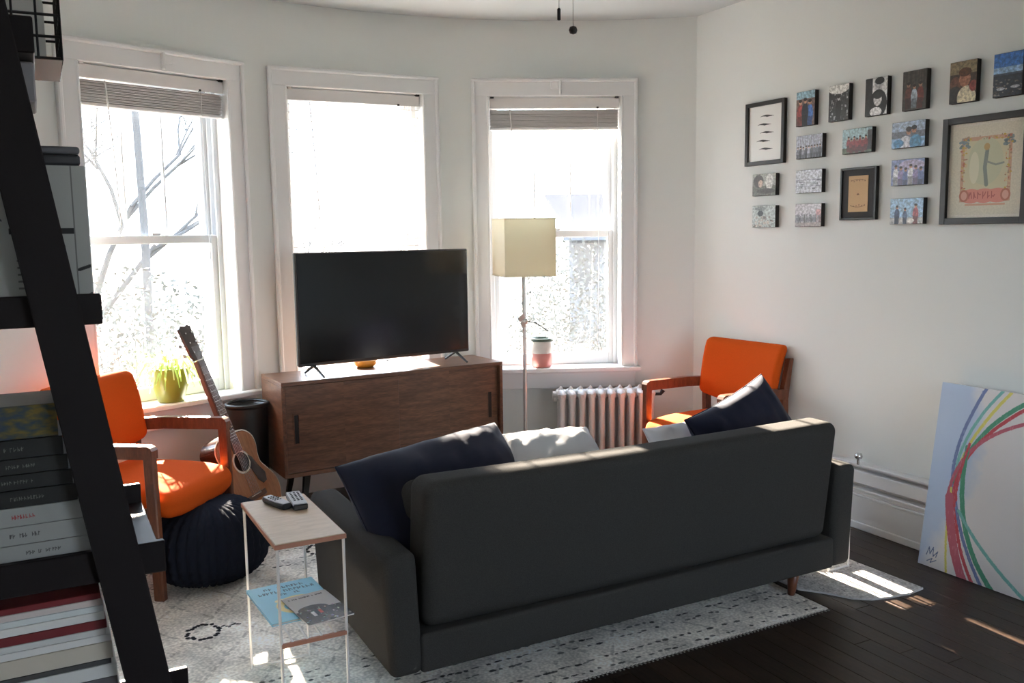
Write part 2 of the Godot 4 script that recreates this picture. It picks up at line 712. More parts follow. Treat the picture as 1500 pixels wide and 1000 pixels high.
func bay_windows() -> void:
	for i in 3:
		var half: float = WINDOWS[i][1]
		var win := struct("window_%d" % (i + 1))
		win.position = arc_point(WINDOWS[i][0], FRONT)
		win.rotation.y = -deg_to_rad(WINDOWS[i][0])
		var cw := 0.104
		# casing with a raised outer band and an inner bead
		for s: int in [-1, 1]:
			var cs := part(win, "casing", m_box(cw, HEAD - SILL + 0.01, 0.09, 0.004), M.trim, Vector3(s * (half + cw * 0.5), (HEAD + SILL) * 0.5, -0.045))
			part(cs, "band", m_box(0.022, HEAD - SILL + 0.11, 0.06, 0.006), M.trim, Vector3(s * (cw * 0.5 - 0.011), 0.05, 0.028))
			part(cs, "bead", m_box(0.014, HEAD - SILL, 0.02, 0.005), M.trim, Vector3(-s * (cw * 0.5 - 0.007), 0, 0.04))
		var hd := part(win, "head_casing", m_box(half * 2 + cw * 2, 0.104, 0.09, 0.004), M.trim, Vector3(0, HEAD + 0.052, -0.045))
		part(hd, "band", m_box(half * 2 + cw * 2 + 0.004, 0.022, 0.06, 0.006), M.trim, Vector3(0, 0.042, 0.029))
		if i != 1:
			part(hd, "bracket", m_round(Vector3(0.016, 0.085, 0.03), 0.007, 2), M.trim, Vector3(0.03, -0.002, 0.052))
			part(hd, "plate", m_round(Vector3(0.05, 0.05, 0.01), 0.004, 2), M.trim, Vector3(0.062 if i == 0 else -0.002, 0.015, 0.046))
		part(win, "stool", m_box(half * 2 + cw * 2 + 0.04, 0.03, 0.16, 0.006), M.trim, Vector3(0, SILL - 0.015, -0.03))
		part(win, "apron", m_box(half * 2 + cw * 2 - 0.02, 0.105, 0.08, 0.005), M.trim, Vector3(0, SILL - 0.03 - 0.0525, -0.04))
		# jambs reach through the wall
		for s: int in [-1, 1]:
			part(win, "jamb", m_box(0.024, HEAD - SILL + 0.02, 0.26, 0.002), M.trim, Vector3(s * (half + 0.011), (HEAD + SILL) * 0.5, -0.22))
			part(win, "stop", m_box(0.028, HEAD - SILL, 0.012, 0.002), M.sash, Vector3(s * (half - 0.013), (HEAD + SILL) * 0.5, -0.125))
			part(win, "stop", m_box(0.028, HEAD - SILL, 0.010, 0.002), M.sash, Vector3(s * (half - 0.013), (HEAD + SILL) * 0.5, -0.178))
			part(win, "stop", m_box(0.028, HEAD - SILL, 0.012, 0.002), M.sash, Vector3(s * (half - 0.013), (HEAD + SILL) * 0.5, -0.232))
		part(win, "head_jamb", m_box(half * 2 + 0.04, 0.024, 0.26, 0.002), M.trim, Vector3(0, HEAD + 0.011, -0.22))
		part(win, "outer_sill", m_box(half * 2 + 0.04, 0.03, 0.26, 0.002), M.trim, Vector3(0, SILL - 0.016, -0.24))
		# two sashes: the lower one stands inside the upper one
		var mid := 1.488
		for u in 2:
			var y0 := SILL if u == 0 else mid - 0.022
			var y1 := mid + 0.022 if u == 0 else HEAD
			var z := -0.152 if u == 0 else -0.205
			var sa := Node3D.new()
			sa.name = "sash"
			sa.position = Vector3(0, 0, z)
			win.add_child(sa, true)
			var sw := 0.052
			for s: int in [-1, 1]:
				part(sa, "stile", m_box(sw, y1 - y0, 0.036, 0.004), M.sash, Vector3(s * (half - 0.006 - sw * 0.5), (y0 + y1) * 0.5, 0))
			var iw := (half - 0.006 - sw) * 2.0
			var rb := 0.07 if u == 0 else 0.044
			var rt := 0.044 if u == 0 else 0.05
			part(sa, "rail", m_box(iw + 0.004, rb, 0.036, 0.004), M.sash, Vector3(0, y0 + rb * 0.5, 0))
			part(sa, "rail", m_box(iw + 0.004, rt, 0.036, 0.004), M.sash, Vector3(0, y1 - rt * 0.5, 0))
			part(sa, "pane", m_box(iw, y1 - y0 - rb - rt, 0.004, 0.0), M.glass, Vector3(0, (y0 + rb + y1 - rt) * 0.5, 0))
			if u == 1:
				for s: int in [-1, 1]:
					part(sa, "muntin", m_box(0.011, y1 - y0 - rb - rt, 0.022, 0.002), M.sash, Vector3(s * iw / 6.0, (y0 + rb + y1 - rt) * 0.5, 0))
			else:
				part(sa, "sash_lock", m_box(0.05, 0.014, 0.026, 0.004), M.sash, Vector3(0.02, y1 + 0.007, 0))


# ------------------------------------------------------------------ outdoors

func outdoors() -> void:
	var gy := -3.4
	var lawn := mat(lin(0.22, 0.23, 0.15), 1.0)
	tri(lawn, grain_tex(61, lin(0.09, 0.09, 0.07), lin(0.06, 0.06, 0.045), 0.3, 0.3, 0.8), Vector3(0.2, 0.2, 0.2), true)
	var gr := single("lawn", m_box(160, 0.4, 160, 0.0), lawn, "pale winter lawn far below the bay windows", "ground", Vector3(10, gy - 0.2, -60))
	gr.set_meta("kind", "structure")

	# neighbour's house seen through the right-hand window
	var h := thing("neighbour_house", "pale neighbouring house with grey-blue roof seen through the right window", "house", Vector3(12.4, gy, -18.3), deg_to_rad(-30.0))
	var wall_m := mat(lin(0.085, 0.09, 0.10), 0.9)
	var roof_m := mat(lin(0.026, 0.029, 0.035), 0.95, 0.0, 0.1)
	part(h, "house_wall", m_box(6.4, 4.9, 5.0, 0.02), wall_m, Vector3(2.2, 2.45, -2.5))
	var gable := PackedVector2Array([Vector2(-1.35, 4.8), Vector2(5.7, 4.8), Vector2(5.7, 5.85), Vector2(-1.9, 5.85)])
	part(h, "roof", m_hexa([Vector3(-1.0, 4.8, 0.4), Vector3(5.7, 4.8, 0.4), Vector3(5.7, 4.8, -5.4), Vector3(-1.0, 4.8, -5.4), Vector3(-1.6, 5.9, -2.3), Vector3(5.7, 5.9, -2.3), Vector3(5.7, 5.9, -2.7), Vector3(-1.6, 5.9, -2.7)]), roof_m)
	part(h, "eave", m_box(6.9, 0.12, 0.12, 0.01), wall_m, Vector3(2.3, 4.75, 0.42))
	var hw := part(h, "house_window", m_box(0.5, 1.0, 0.1, 0.01), mat(lin(0.03, 0.032, 0.036), 0.3), Vector3(-0.62, 4.05, 0.02))
	part(hw, "window_trim", m_box(0.62, 0.08, 0.14, 0.01), wall_m, Vector3(0, -0.53, 0))
	part(hw, "window_trim", m_box(0.62, 0.08, 0.14, 0.01), wall_m, Vector3(0, 0.53, 0))
	var ch := part(h, "chimney", m_box(0.5, 1.1, 0.5, 0.02), wall_m, Vector3(0.4, 5.6, -1.6))
	part(ch, "cap", m_box(0.6, 0.1, 0.6, 0.02), wall_m, Vector3(0, 0.55, 0))

	# bare trees
	var spots := [
		[Vector3(-1.2, gy, -17.0), 10.5, 1, "pale bare tree standing outside the left window"],
		[Vector3(0.9, gy, -24.0), 11.5, 2, "tall bare tree farther off outside the left window"],
		[Vector3(-4.6, gy, -21.0), 9.5, 3, "bare tree at the left edge of the left window view"],
		[Vector3(6.6, gy, -26.0), 7.6, 4, "low bare tree behind the television, outside the middle window"],
		[Vector3(19.5, gy, -15.0), 8.5, 5, "bare tree whose twigs rise beside the neighbour's roof"],
		[Vector3(10.1, gy, -22.0), 6.8, 6, "thin bare tree left of the neighbour's house"],
	]
	for s: Array in spots:
		var t := thing("bare_tree", s[3], "tree", s[0], 0.0, "bare trees outside the bay")
		var rng := RandomNumberGenerator.new()
		rng.seed = 100 + int(s[2])
		var st := begin()
		grow(st, rng, Vector3.ZERO, Vector3(rng.randf_range(-0.1, 0.1), 1, 0).normalized(), float(s[1]) * 0.30, float(s[1]) * 0.012, 6)
		part(t, "branches", done(st), M.bark)

	# tree at the left window; its unseen crown is added to shade the table
	var ev := thing("added_crown_tree", "slim tree trunk rising past the left window, with an unseen crown added for shade", "tree", Vector3(1.42, gy, -14.5))
	part(ev, "trunk", m_tube([Vector3(0, 0, 0), Vector3(0.04, 5, 0), Vector3(-0.02, 9, 0), Vector3(0, 11.4, 0)], [0.075, 0.06, 0.045, 0.02], 9), M.bark)
	var er := RandomNumberGenerator.new()
	er.seed = 81
	var es := begin()
	es.set_smooth_group(-1)
	for k in 5200:
		var d := Vector3(er.randfn(), er.randfn(), er.randfn()).normalized() * pow(er.randf(), 0.4)
		var q := Vector3(d.x * 0.52, 9.85 + d.y * 0.95, d.z * 0.6)
		var u := Vector3(er.randfn(), er.randfn(), er.randfn()).normalized() * 0.09
		var v := u.cross(Vector3(er.randfn(), er.randfn(), er.randfn())).normalized() * 0.04
		quad(es, q - u, q - v, q + u, q + v)
	var ec := part(ev, "added_crown", done(es), mat(lin(0.05, 0.08, 0.04), 0.9))
	ec.set_meta("kind", "stuff")

	var shrub_m := mat(lin(0.062, 0.063, 0.052), 0.9)
	var beds := [
		[Vector3(1.0, gy, -12.2), Vector3(1.7, 2.3, 1.4), "loose pale shrub filling the lower pane of the left window"],
		[Vector3(-2.3, gy, -12.6), Vector3(1.9, 2.6, 1.4), "pale shrub at the far left, behind the potted spider plant"],
		[Vector3(7.9, gy, -12.6), Vector3(1.3, 2.4, 1.2), "pale green shrub below the neighbour's house, behind the pink pot"],
		[Vector3(11.0, gy, -15.2), Vector3(1.4, 2.2, 1.2), "pale green shrub in front of the neighbour's house wall"],
	]
	for b: Array in beds:
		var rng := RandomNumberGenerator.new()
		rng.seed = int(b[0].x * 10.0) + 400
		var st := begin()
		st.set_smooth_group(-1)
		var e: Vector3 = b[1]
		for k in 7000:
			var d := Vector3(rng.randfn(), rng.randfn(), rng.randfn()).normalized() * pow(rng.randf(), 0.4)
			var p := Vector3(d.x * e.x, e.y + d.y * e.y, d.z * e.z)
			var u := Vector3(rng.randfn(), rng.randfn(), rng.randfn()).normalized() * 0.045
			var v := u.cross(Vector3(rng.randfn(), rng.randfn(), rng.randfn())).normalized() * 0.022
			quad(st, p - u, p - v, p + u, p + v)
		for k in 14:
			var d := Vector3(rng.randf_range(-1, 1) * e.x * 0.7, e.y * rng.randf_range(1.0, 1.8), rng.randf_range(-1, 1) * e.z * 0.7)
			add_tube(st, [Vector3(d.x * 0.1, 0, d.z * 0.1), d * Vector3(0.6, 0.5, 0.6), d], [0.03, 0.02, 0.008], 5)
		single("shrub", done(st), shrub_m, b[2], "shrub", b[0], Vector3.ZERO, "shrubs below the bay")


func grow(st: SurfaceTool, rng: RandomNumberGenerator, at: Vector3, dir: Vector3, length: float, rad: float, level: int) -> void:
	var end := at + dir * length
	var bend := at + dir * length * 0.5 + Vector3(rng.randf_range(-1, 1), 0, rng.randf_range(-1, 1)) * length * 0.05
	add_tube(st, [at, bend, end], [rad, rad * 0.85, rad * 0.7], 6 if level > 3 else 4, false)
	if level == 0:
		return
	for k in (3 if level > 1 else 2):
		var side := Vector3(rng.randf_range(-1, 1), rng.randf_range(-0.1, 0.5), rng.randf_range(-1, 1)).normalized()
		var d := (dir + side * rng.randf_range(0.45, 0.85)).normalized()
		grow(st, rng, at.lerp(end, rng.randf_range(0.75, 1.0)), d, length * rng.randf_range(0.62, 0.82), rad * 0.62, level - 1)


# ------------------------------------------------------------------ furniture

func rugs() -> void:
	var w := 2.62
	var d := 2.05
	var cx := 1.37
	var cz := -3.445
	var im := blank(786, 675, Color(0.8, 0.78, 0.75))
	var n := noise(71, 0.012, 4)
	var n2 := noise(72, 0.2, 2)
	var n3 := noise(73, 0.05, 3)
	for y in 675:
		for x in 786:
			var v := 0.90 + n.get_noise_2d(x, y) * 0.20 + n2.get_noise_2d(x, y) * 0.16
			# a worn lattice of thin darker yarn
			var la := absf(fposmod(x * 0.9 + y * 0.55, 64.0) - 32.0)
			var lb := absf(fposmod(x * 0.9 - y * 0.55 + 11.0, 64.0) - 32.0)
			if minf(la, lb) < 2.2 and n3.get_noise_2d(x, y) > -0.05:
				v -= 0.13
			im.set_pixel(x, y, Color(v, v * 0.975, v * 0.94))
	var rng := RandomNumberGenerator.new()
	rng.seed = 9
	# bands of short dark stitches along the near and far ends
	for row: float in [0.015, 0.045, 0.095, 0.12, 0.15, 0.215, 0.245]:
		for s in 2:
			var yy := (1.0 - row) * 675.0 if s == 0 else row * 675.0
			var x := 6.0
			while x < 780.0:
				if rng.randf() < 0.72:
					var g := rng.randf_range(0.26, 0.52)
					dot(im, x, yy + rng.randf_range(-2, 2), rng.randf_range(2, 5), rng.randf_range(1.2, 2.6), Color(g, g, g * 0.97))
				x += rng.randf_range(7, 13)
	# small dotted rings woven in dark yarn
	for c: Vector2 in [Vector2(0.464, -3.43), Vector2(1.1, -4.1), Vector2(1.9, -3.7), Vector2(2.3, -4.2)]:
		var o := Vector2((c.x - cx) / w + 0.5, (c.y - cz) / d + 0.5) * Vector2(786, 675)
		for k in 22:
			var t := TAU * k / 22.0
			dot(im, o.x + cos(t) * 17.0 + rng.randf_range(-2, 2), o.y + sin(t) * 21.0 + rng.randf_range(-3, 3), 2.6, 3.2, Color(0.16, 0.16, 0.17))
		for k in 9:
			dot(im, o.x + 22 + k * 2.4, o.y - 3 + rng.randf_range(-4, 4), 1.6, 1.8, Color(0.2, 0.2, 0.21))
	var m := print_mat(im, 0.97)
	m.metallic_specular = 0.2
	bump(m, 74, 0.35, 0.3)
	var rug := thing("area_rug", "large pale grey rug with worn lattice and dark stitches under the sofa", "rug", Vector3(cx, 0, cz))
	part(rug, "pile", m_box(w, 0.006, d, 0.002), m, Vector3(0, 0.0032, 0))
	var st := begin()
	for k in 150:
		for s: int in [-1, 1]:
			var x := -w * 0.5 + w * (k + 0.5) / 150.0
			add_box(st, Vector3(0.005, 0.003, 0.014), 0.0, Transform3D(Basis(Vector3.UP, rng.randf_range(-0.5, 0.5)), Vector3(x, 0.003, s * (d * 0.5 + 0.006))))
	var fr := part(rug, "fringe", done(st), mat(lin(0.3, 0.29, 0.27), 0.95))
	fr.set_meta("kind", "stuff")

	# the small mat at the end of the sofa
	var im2 := blank(256, 256, Color(0.8, 0.79, 0.77))
	for y in 256:
		for x in 256:
			var v := 0.78 + n2.get_noise_2d(x * 0.6, y * 0.6) * 0.14 + n.get_noise_2d(x * 3, y * 3) * 0.14
			im2.set_pixel(x, y, Color(v, v * 0.985, v * 0.97))
	for k in 60:
		var p := Vector2(rng.randf_range(5, 250), rng.randf_range(5, 250))
		stroke(im2, [p, p + Vector2(rng.randf_range(-9, 9), rng.randf_range(-9, 9))], 2.0, Color(0.45, 0.42, 0.45))
	var m2 := print_mat(im2, 0.97)
	m2.texture_repeat = true
	m2.uv1_scale = Vector3(2.2, 2.2, 1)
	var edge := PackedVector2Array()
	for v: Vector2 in [Vector2(2.72, 2.95), Vector2(3.03, 2.91), Vector2(3.17, 2.77), Vector2(3.175, 2.37), Vector2(3.08, 2.36), Vector2(2.98, 2.375), Vector2(2.90, 2.395), Vector2(2.84, 2.44), Vector2(2.79, 2.53), Vector2(2.72, 2.62)]:
		edge.append(v - Vector2(2.95, 2.6))
	single("door_mat", m_extrude(edge, 0.008), m2, "small pale mat with wavy edge beside the sofa's wooden back leg", "mat", Vector3(2.95, 0.0045, -2.6), Vector3(-PI / 2, 0, 0))


func sofa() -> void:
	var s := thing("sofa", "charcoal fabric three-seat sofa seen from behind, on tapered wooden legs", "sofa", Vector3(1.91, 0, -2.95))
	# x is along the sofa, z towards the camera
	part(s, "base", m_round(Vector3(1.84, 0.13, 0.81), 0.014, 2), M.sofa, Vector3(0.012, 0.163, 0.0))
	var lean := func(p: Vector3) -> Vector3:
		var t := (p.y + 0.26) / 0.52
		var q := p
		q.z += (t - 0.5) * 0.06
		q.y -= 0.006 * cos(p.x * 1.8)
		return q
	part(s, "backrest", m_round(Vector3(1.80, 0.50, 0.17), 0.045, 8, lean), M.sofa, Vector3(0.012, 0.475, 0.325))
	for e: int in [-1, 1]:
		var arm_shape := func(p: Vector3) -> Vector3:
			var q := p
			q.x += e * 0.018 * clampf((p.y + 0.19) / 0.38, 0, 1)
			return q
		part(s, "armrest", m_round(Vector3(0.115, 0.41 if e < 0 else 0.43, 0.85), 0.03, 6, arm_shape), M.sofa, Vector3(e * 0.965 + 0.012, 0.302 if e < 0 else 0.312, -0.02))
	for k in 3:
		part(s, "seat_cushion", m_round(Vector3(0.60, 0.17, 0.60), 0.05, 4, func(p: Vector3) -> Vector3: return p + Vector3(0, 0.02 * cos(p.x * 4.0) * cos(p.z * 4.0) * signf(p.y), 0)), M.sofa, Vector3((k - 1) * 0.604, 0.345, -0.11))
	for k in 3:
		part(s, "back_cushion", m_round(Vector3(0.588, 0.28, 0.13), 0.05, 4), M.sofa, Vector3((k - 1) * 0.594 + 0.014, 0.53, 0.175), Vector3(0.16, 0, 0))
	for e: int in [-1, 1]:
		for f: int in [-1, 1]:
			var st := begin()
			add_lathe(st, [Vector2(0, 0), Vector2(0.013, 0), Vector2(0.015, 0.004), Vector2(0.026, 0.108), Vector2(0, 0.108)], 14)
			part(s, "leg", done(st), M.chair_wood, Vector3(e * (0.74 if f > 0 else 0.93), 0.0066, (0.36 if e > 0 else 0.05) if f > 0 else -0.36), Vector3(0.06 * f, 0, -0.05 * e))

	# cushions on it
	pillow("throw_pillow", "large navy velvet pillow slumped over the sofa's left arm", M.navy, Vector3(1.245, 0.56, -2.88), Vector3(-0.74, 0.05, 0.13), 0.68, 0.46, 0.27, 0.03)
	pillow("throw_pillow", "navy velvet pillow propped at the sofa's right end with one sunlit corner", M.navy, Vector3(2.67, 0.585, -2.86), Vector3(-0.45, -0.03, 0.33), 0.50, 0.46, 0.26, 0.06)
	pillow("throw_pillow", "pale grey pillow in sunlight beside the large navy pillow", M.pale_cloth, Vector3(1.70, 0.60, -2.89), Vector3(-1.0, -0.05, -0.03), 0.46, 0.40, 0.16, 0.04)
	pillow("throw_pillow", "pale grey pillow tucked behind the navy pillow near the orange chair", M.pale_cloth, Vector3(2.50, 0.50, -3.06), Vector3(-0.75, -0.2, 0.1), 0.32, 0.36, 0.15, 0.05)


func pillow(called: String, label: String, m: Material, at: Vector3, rot: Vector3, w: float, h: float, t: float, pinch := 0.08) -> void:
	var o := thing(called, label, "pillow", at, 0.0, "pillows on the sofa")
	o.rotation = rot
	var n := 26
	var st := begin()
	st.set_smooth_group(0)
	var wr := noise(int(at.x * 100.0), 9.0, 2)
	for s: int in [-1, 1]:
		var g := []
		for i in n + 1:
			var row := []
			for j in n + 1:
				var u := -1.0 + 2.0 * i / n
				var v := -1.0 + 2.0 * j / n
				u = sin(u * PI / 2)
				v = sin(v * PI / 2)
				var x := u * w * 0.5 * (1.0 - pinch * (1.0 - v * v))
				var y := v * h * 0.5 * (1.0 - pinch * (1.0 - u * u))
				var rim := (1.0 - u * u) * (1.0 - v * v)
				var z := s * t * 0.5 * pow(maxf(rim, 0.0), 0.42)
				z += s * wr.get_noise_2d(x * 1.6, y * 0.7 + s) * 0.018 * pow(maxf(rim, 0.0), 0.3)
				row.append(Vector3(x, y, z).snapped(Vector3.ONE * 0.00001))
			g.append(row)
		for i in n:
			for j in n:
				if s > 0:
					quad(st, g[i][j], g[i + 1][j], g[i + 1][j + 1], g[i][j + 1])
				else:
					quad(st, g[i][j], g[i][j + 1], g[i + 1][j + 1], g[i + 1][j])
	part(o, "cover", done(st), m)
	var loop := []
	for k in 65:
		var a := k / 64.0 * 4.0
		var e := int(a) % 4
		var f := -1.0 + 2.0 * (a - floorf(a))
		f = sin(f * PI / 2)
		var p: Vector2 = [Vector2(f, -1), Vector2(1, f), Vector2(-f, 1), Vector2(-1, -f)][e]
		loop.append(Vector3(p.x * w * 0.5 * (1.0 - pinch * (1.0 - p.y * p.y)), p.y * h * 0.5 * (1.0 - pinch * (1.0 - p.x * p.x)), 0))
	part(o, "seam", m_tube(loop, 0.0035, 5), m)


func media_console() -> void:
	var c := thing("media_console", "walnut media console with two sliding doors under the television", "cabinet", Vector3(1.71, 0, -4.775), deg_to_rad(3.0))
	var w := 1.315
	var d := 0.37
	var y0 := 0.245
	var y1 := 0.75
	part(c, "top", m_box(w, 0.02, d, 0.002), M.walnut, Vector3(0, y1 - 0.01, 0))
	part(c, "bottom", m_box(w, 0.022, d, 0.002), M.walnut, Vector3(0, y0 + 0.011, 0))
	for s: int in [-1, 1]:
		part(c, "side", m_box(0.02, y1 - y0 - 0.042, d, 0.002), M.walnut, Vector3(s * (w * 0.5 - 0.01), (y0 + y1) * 0.5, 0))
	part(c, "back", m_box(w - 0.04, y1 - y0 - 0.042, 0.01, 0.001), M.walnut, Vector3(0, (y0 + y1) * 0.5, -d * 0.5 + 0.006))
	for s: int in [-1, 1]:
		var dw := (w - 0.04) * 0.5
		var zf := d * 0.5 - 0.014 - (0.018 if s > 0 else 0.0)
		var door := part(c, "door", m_box(dw - 0.004, y1 - y0 - 0.046, 0.010, 0.0015), M.walnut, Vector3(s * dw * 0.5, (y0 + y1) * 0.5, zf))
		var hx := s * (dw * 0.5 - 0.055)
		part(door, "slot_shade", m_box(0.022, 0.15, 0.003, 0.0), M.dark_metal, Vector3(hx, 0.0, 0.0046))  # dark plate standing in for the shade inside the finger slot
		part(door, "slot_rim", m_box(0.004, 0.158, 0.004, 0.001), M.walnut, Vector3(hx - 0.013, 0.0, 0.006))
		part(door, "slot_rim", m_box(0.004, 0.158, 0.004, 0.001), M.walnut, Vector3(hx + 0.013, 0.0, 0.006))
	part(c, "leg_rail", m_box(w - 0.16, 0.03, 0.04, 0.003), M.dark_metal, Vector3(0, y0 - 0.015, 0))
	for s: int in [-1, 1]:
		for f: int in [-1, 1]:
			part(c, "leg", bar(Vector3(s * 0.52, y0, f * 0.12), Vector3(s * 0.56, 0.0, f * 0.15), Vector3.RIGHT, 0.034, 0.034, 0.0, 0.02, 0.02), M.dark_metal)

	# television
	var t := thing("television", "black flat-screen television standing on the walnut console", "television", Vector3(1.715, 0.75, -4.735), deg_to_rad(6.0))
	part(t, "cabinet", m_box(1.056, 0.605, 0.030, 0.006), M.black_plastic, Vector3(0, 0.055 + 0.3025, -0.012))
	part(t, "rear_housing", m_round(Vector3(0.62, 0.32, 0.05), 0.02, 2), M.black_plastic, Vector3(0, 0.25, -0.045))
	var scr := mat(lin(0.006, 0.006, 0.0065), 0.16)
	part(t, "screen", m_box(1.038, 0.582, 0.003, 0.001), scr, Vector3(0, 0.055 + 0.308, 0.004))
	part(t, "sensor", m_box(0.03, 0.006, 0.012, 0.002), M.black_plastic, Vector3(0.0, 0.047, -0.004))
	for s: int in [-1, 1]:
		var st := begin()
		add_tube(st, [Vector3(0, 0.058, -0.012), Vector3(0.012, 0.006, 0.10)], [0.009, 0.006], 8)
		add_tube(st, [Vector3(0, 0.058, -0.012), Vector3(-0.012, 0.006, -0.11)], [0.009, 0.006], 8)
		part(t, "foot", done(st), M.black_plastic, Vector3(s * 0.44, 0, 0))
	var dish := thing("amber_dish", "small amber glass dish behind the television on the console", "dish", Vector3(1.62, 0.75, -4.87))
	part(dish, "bowl", m_lathe([Vector2(0, 0), Vector2(0.045, 0), Vector2(0.06, 0.012), Vector2(0.068, 0.04), Vector2(0.062, 0.04), Vector2(0.05, 0.014), Vector2(0, 0.008)], 22), mat(lin(0.6, 0.25, 0.03), 0.25))
	part(dish, "lid", m_lathe([Vector2(0.066, 0.04), Vector2(0.05, 0.05), Vector2(0.012, 0.056), Vector2(0.01, 0.066), Vector2(0, 0.068)], 22), mat(lin(0.5, 0.24, 0.04), 0.3))


func armchairs() -> void:
	var a := thing("armchair", "orange upholstered armchair with wooden arms under the left window", "chair", Vector3(0.345, 0.0065, -4.215), deg_to_rad(50.0), "orange armchairs")
	make_chair(a)
	var b: Node3D = a.duplicate()
	b.name = numbered("armchair")
	add_child(b)
	b.position = Vector3(3.30, 0, -3.82)
	b.rotation.y = deg_to_rad(-84.4)
	b.set_meta("label", "orange upholstered armchair with wooden arms in the right corner by the radiator")
	var k := thing("hardcover_book", "blue book lying on the seat of the right orange armchair", "book", Vector3(3.22, 0.462, -3.78), deg_to_rad(-60.0))
	part(k, "pages", m_box(0.15, 0.014, 0.21, 0.001), M.paper, Vector3(0.002, 0.010, 0))
	var bl := mat(lin(0.05, 0.20, 0.48), 0.3)
	part(k, "cover", m_box(0.158, 0.003, 0.218, 0.001), bl, Vector3(0, 0.0015, 0))
	part(k, "cover", m_box(0.158, 0.003, 0.218, 0.001), bl, Vector3(0, 0.0185, 0))
	part(k, "spine", m_box(0.004, 0.019, 0.218, 0.001), mat(lin(0.4, 0.05, 0.04), 0.4), Vector3(-0.078, 0.010, 0))


func make_chair(c: Node3D) -> void:
	var hw := 0.288
	for s: int in [-1, 1]:
		part(c, "front_leg", bar(Vector3(s * hw, 0, 0.262), Vector3(s * hw, 0.63, 0.25), Vector3.RIGHT, 0.032, 0.048, 0.005), M.chair_wood)
		var outline := PackedVector2Array()
		for v: Vector2 in [Vector2(0.275, 0.60), Vector2(0.275, 0.635), Vector2(0.268, 0.648), Vector2(0.252, 0.655), Vector2(-0.05, 0.650), Vector2(-0.225, 0.636), Vector2(-0.225, 0.580), Vector2(-0.05, 0.594), Vector2(0.225, 0.600)]:
			outline.append(v)
		part(c, "armrest", m_extrude(outline, 0.042), M.chair_wood, Vector3(s * hw, 0, 0), Vector3(0, -PI / 2, 0))
		var leg := PackedVector2Array()
		for v: Vector2 in [Vector2(-0.245, 0.0), Vector2(-0.200, 0.42), Vector2(-0.195, 0.60), Vector2(-0.245, 0.80), Vector2(-0.275, 0.80), Vector2(-0.240, 0.58), Vector2(-0.245, 0.42), Vector2(-0.282, 0.0)]:
			leg.append(v)
		part(c, "rear_leg", m_extrude(leg, 0.030), M.chair_wood, Vector3(s * (hw - 0.002), 0, 0), Vector3(0, -PI / 2, 0))
		part(c, "side_rail", bar(Vector3(s * (hw - 0.018), 0.345, -0.21), Vector3(s * (hw - 0.018), 0.36, 0.25), Vector3.RIGHT, 0.024, 0.05, 0.003), M.chair_wood)
	part(c, "cross_rail", m_box(hw * 2 - 0.03, 0.045, 0.024, 0.003), M.chair_wood, Vector3(0, 0.34, -0.2))
	part(c, "cross_rail", m_box(hw * 2 - 0.03, 0.03, 0.024, 0.003), M.chair_wood, Vector3(0, 0.335, 0.21))
	var seat_shape := func(p: Vector3) -> Vector3:
		var q := p
		var f := clampf((p.z + 0.26) / 0.52, 0, 1)
		q.x *= 1.0 + 0.06 * f
		q.z += 0.03 * (1.0 - pow(p.x / 0.25, 2)) * f
		q.y += 0.018 * cos(p.x * 6.0) * cos(p.z * 5.5) * signf(p.y) - 0.022 * pow(f, 6)
		if p.y < 0.0:
			q.y -= 0.02 * cos(p.x * 6.0) * f
		return q
	part(c, "seat", m_round(Vector3(0.505, 0.10, 0.54), 0.046, 8, seat_shape), M.orange, Vector3(0, 0.405, 0.035))
	var back_shape := func(p: Vector3) -> Vector3:
		var q := p
		q.z += 0.05 * pow(p.x / 0.27, 2)
		var t := clampf((p.y + 0.165) / 0.33, 0, 1)
		q.x *= 0.95 + 0.05 * t
		q.z -= 0.03 * pow(t, 4)
		q.y -= 0.03 * (1.0 - pow(p.x / 0.27, 2)) * (1.0 - t)
		return q
	part(c, "backrest", m_round(Vector3(0.57, 0.335, 0.07), 0.033, 8, back_shape), M.orange, Vector3(0, 0.705, -0.235), Vector3(-0.17, 0, 0))


func bookshelf() -> void:
	var s := thing("ladder_bookshelf", "black leaning ladder bookshelf at the left, nearest the camera", "bookshelf", Vector3(0, 0, 0))
	var z1 := -1.766
	var z2 := -2.285
	for z: float in [z1 - 0.012, z2 + 0.012]:
		part(s, "side_rail", bar(Vector3(0.236, 0.0, z), Vector3(-0.075, 2.02, z), Vector3.RIGHT, 0.078, 0.022, 0.002), M.ebony)
	var lv := [[1.88, 0.022, 0.062], [1.40, 0.10, 0.056], [0.92, 0.182, 0.062], [0.44, 0.263, 0.062]]
	for l: Array in lv:
		var top: float = l[0]
		var front: float = l[1]
		var bh: float = l[2]
		var dep := front - XL - 0.004
		var sh := Node3D.new()
		sh.name = "tray"
		sh.position = Vector3(front - dep * 0.5, top, (z1 + z2) * 0.5)
		s.add_child(sh, true)
		part(sh, "shelf_board", m_box(dep, 0.018, z1 - z2 - 0.05, 0.002), M.ebony, Vector3(0, -bh + 0.009, 0))
		for e: int in [-1, 1]:
			part(sh, "end_board", m_box(dep, bh, 0.018, 0.0025), M.ebony, Vector3(0, -bh * 0.5, e * ((z1 - z2) * 0.5 - 0.033)))
		part(sh, "back_board", m_box(0.016, bh, z1 - z2 - 0.09, 0.002), M.ebony, Vector3(-dep * 0.5 + 0.009, -bh * 0.5, 0))


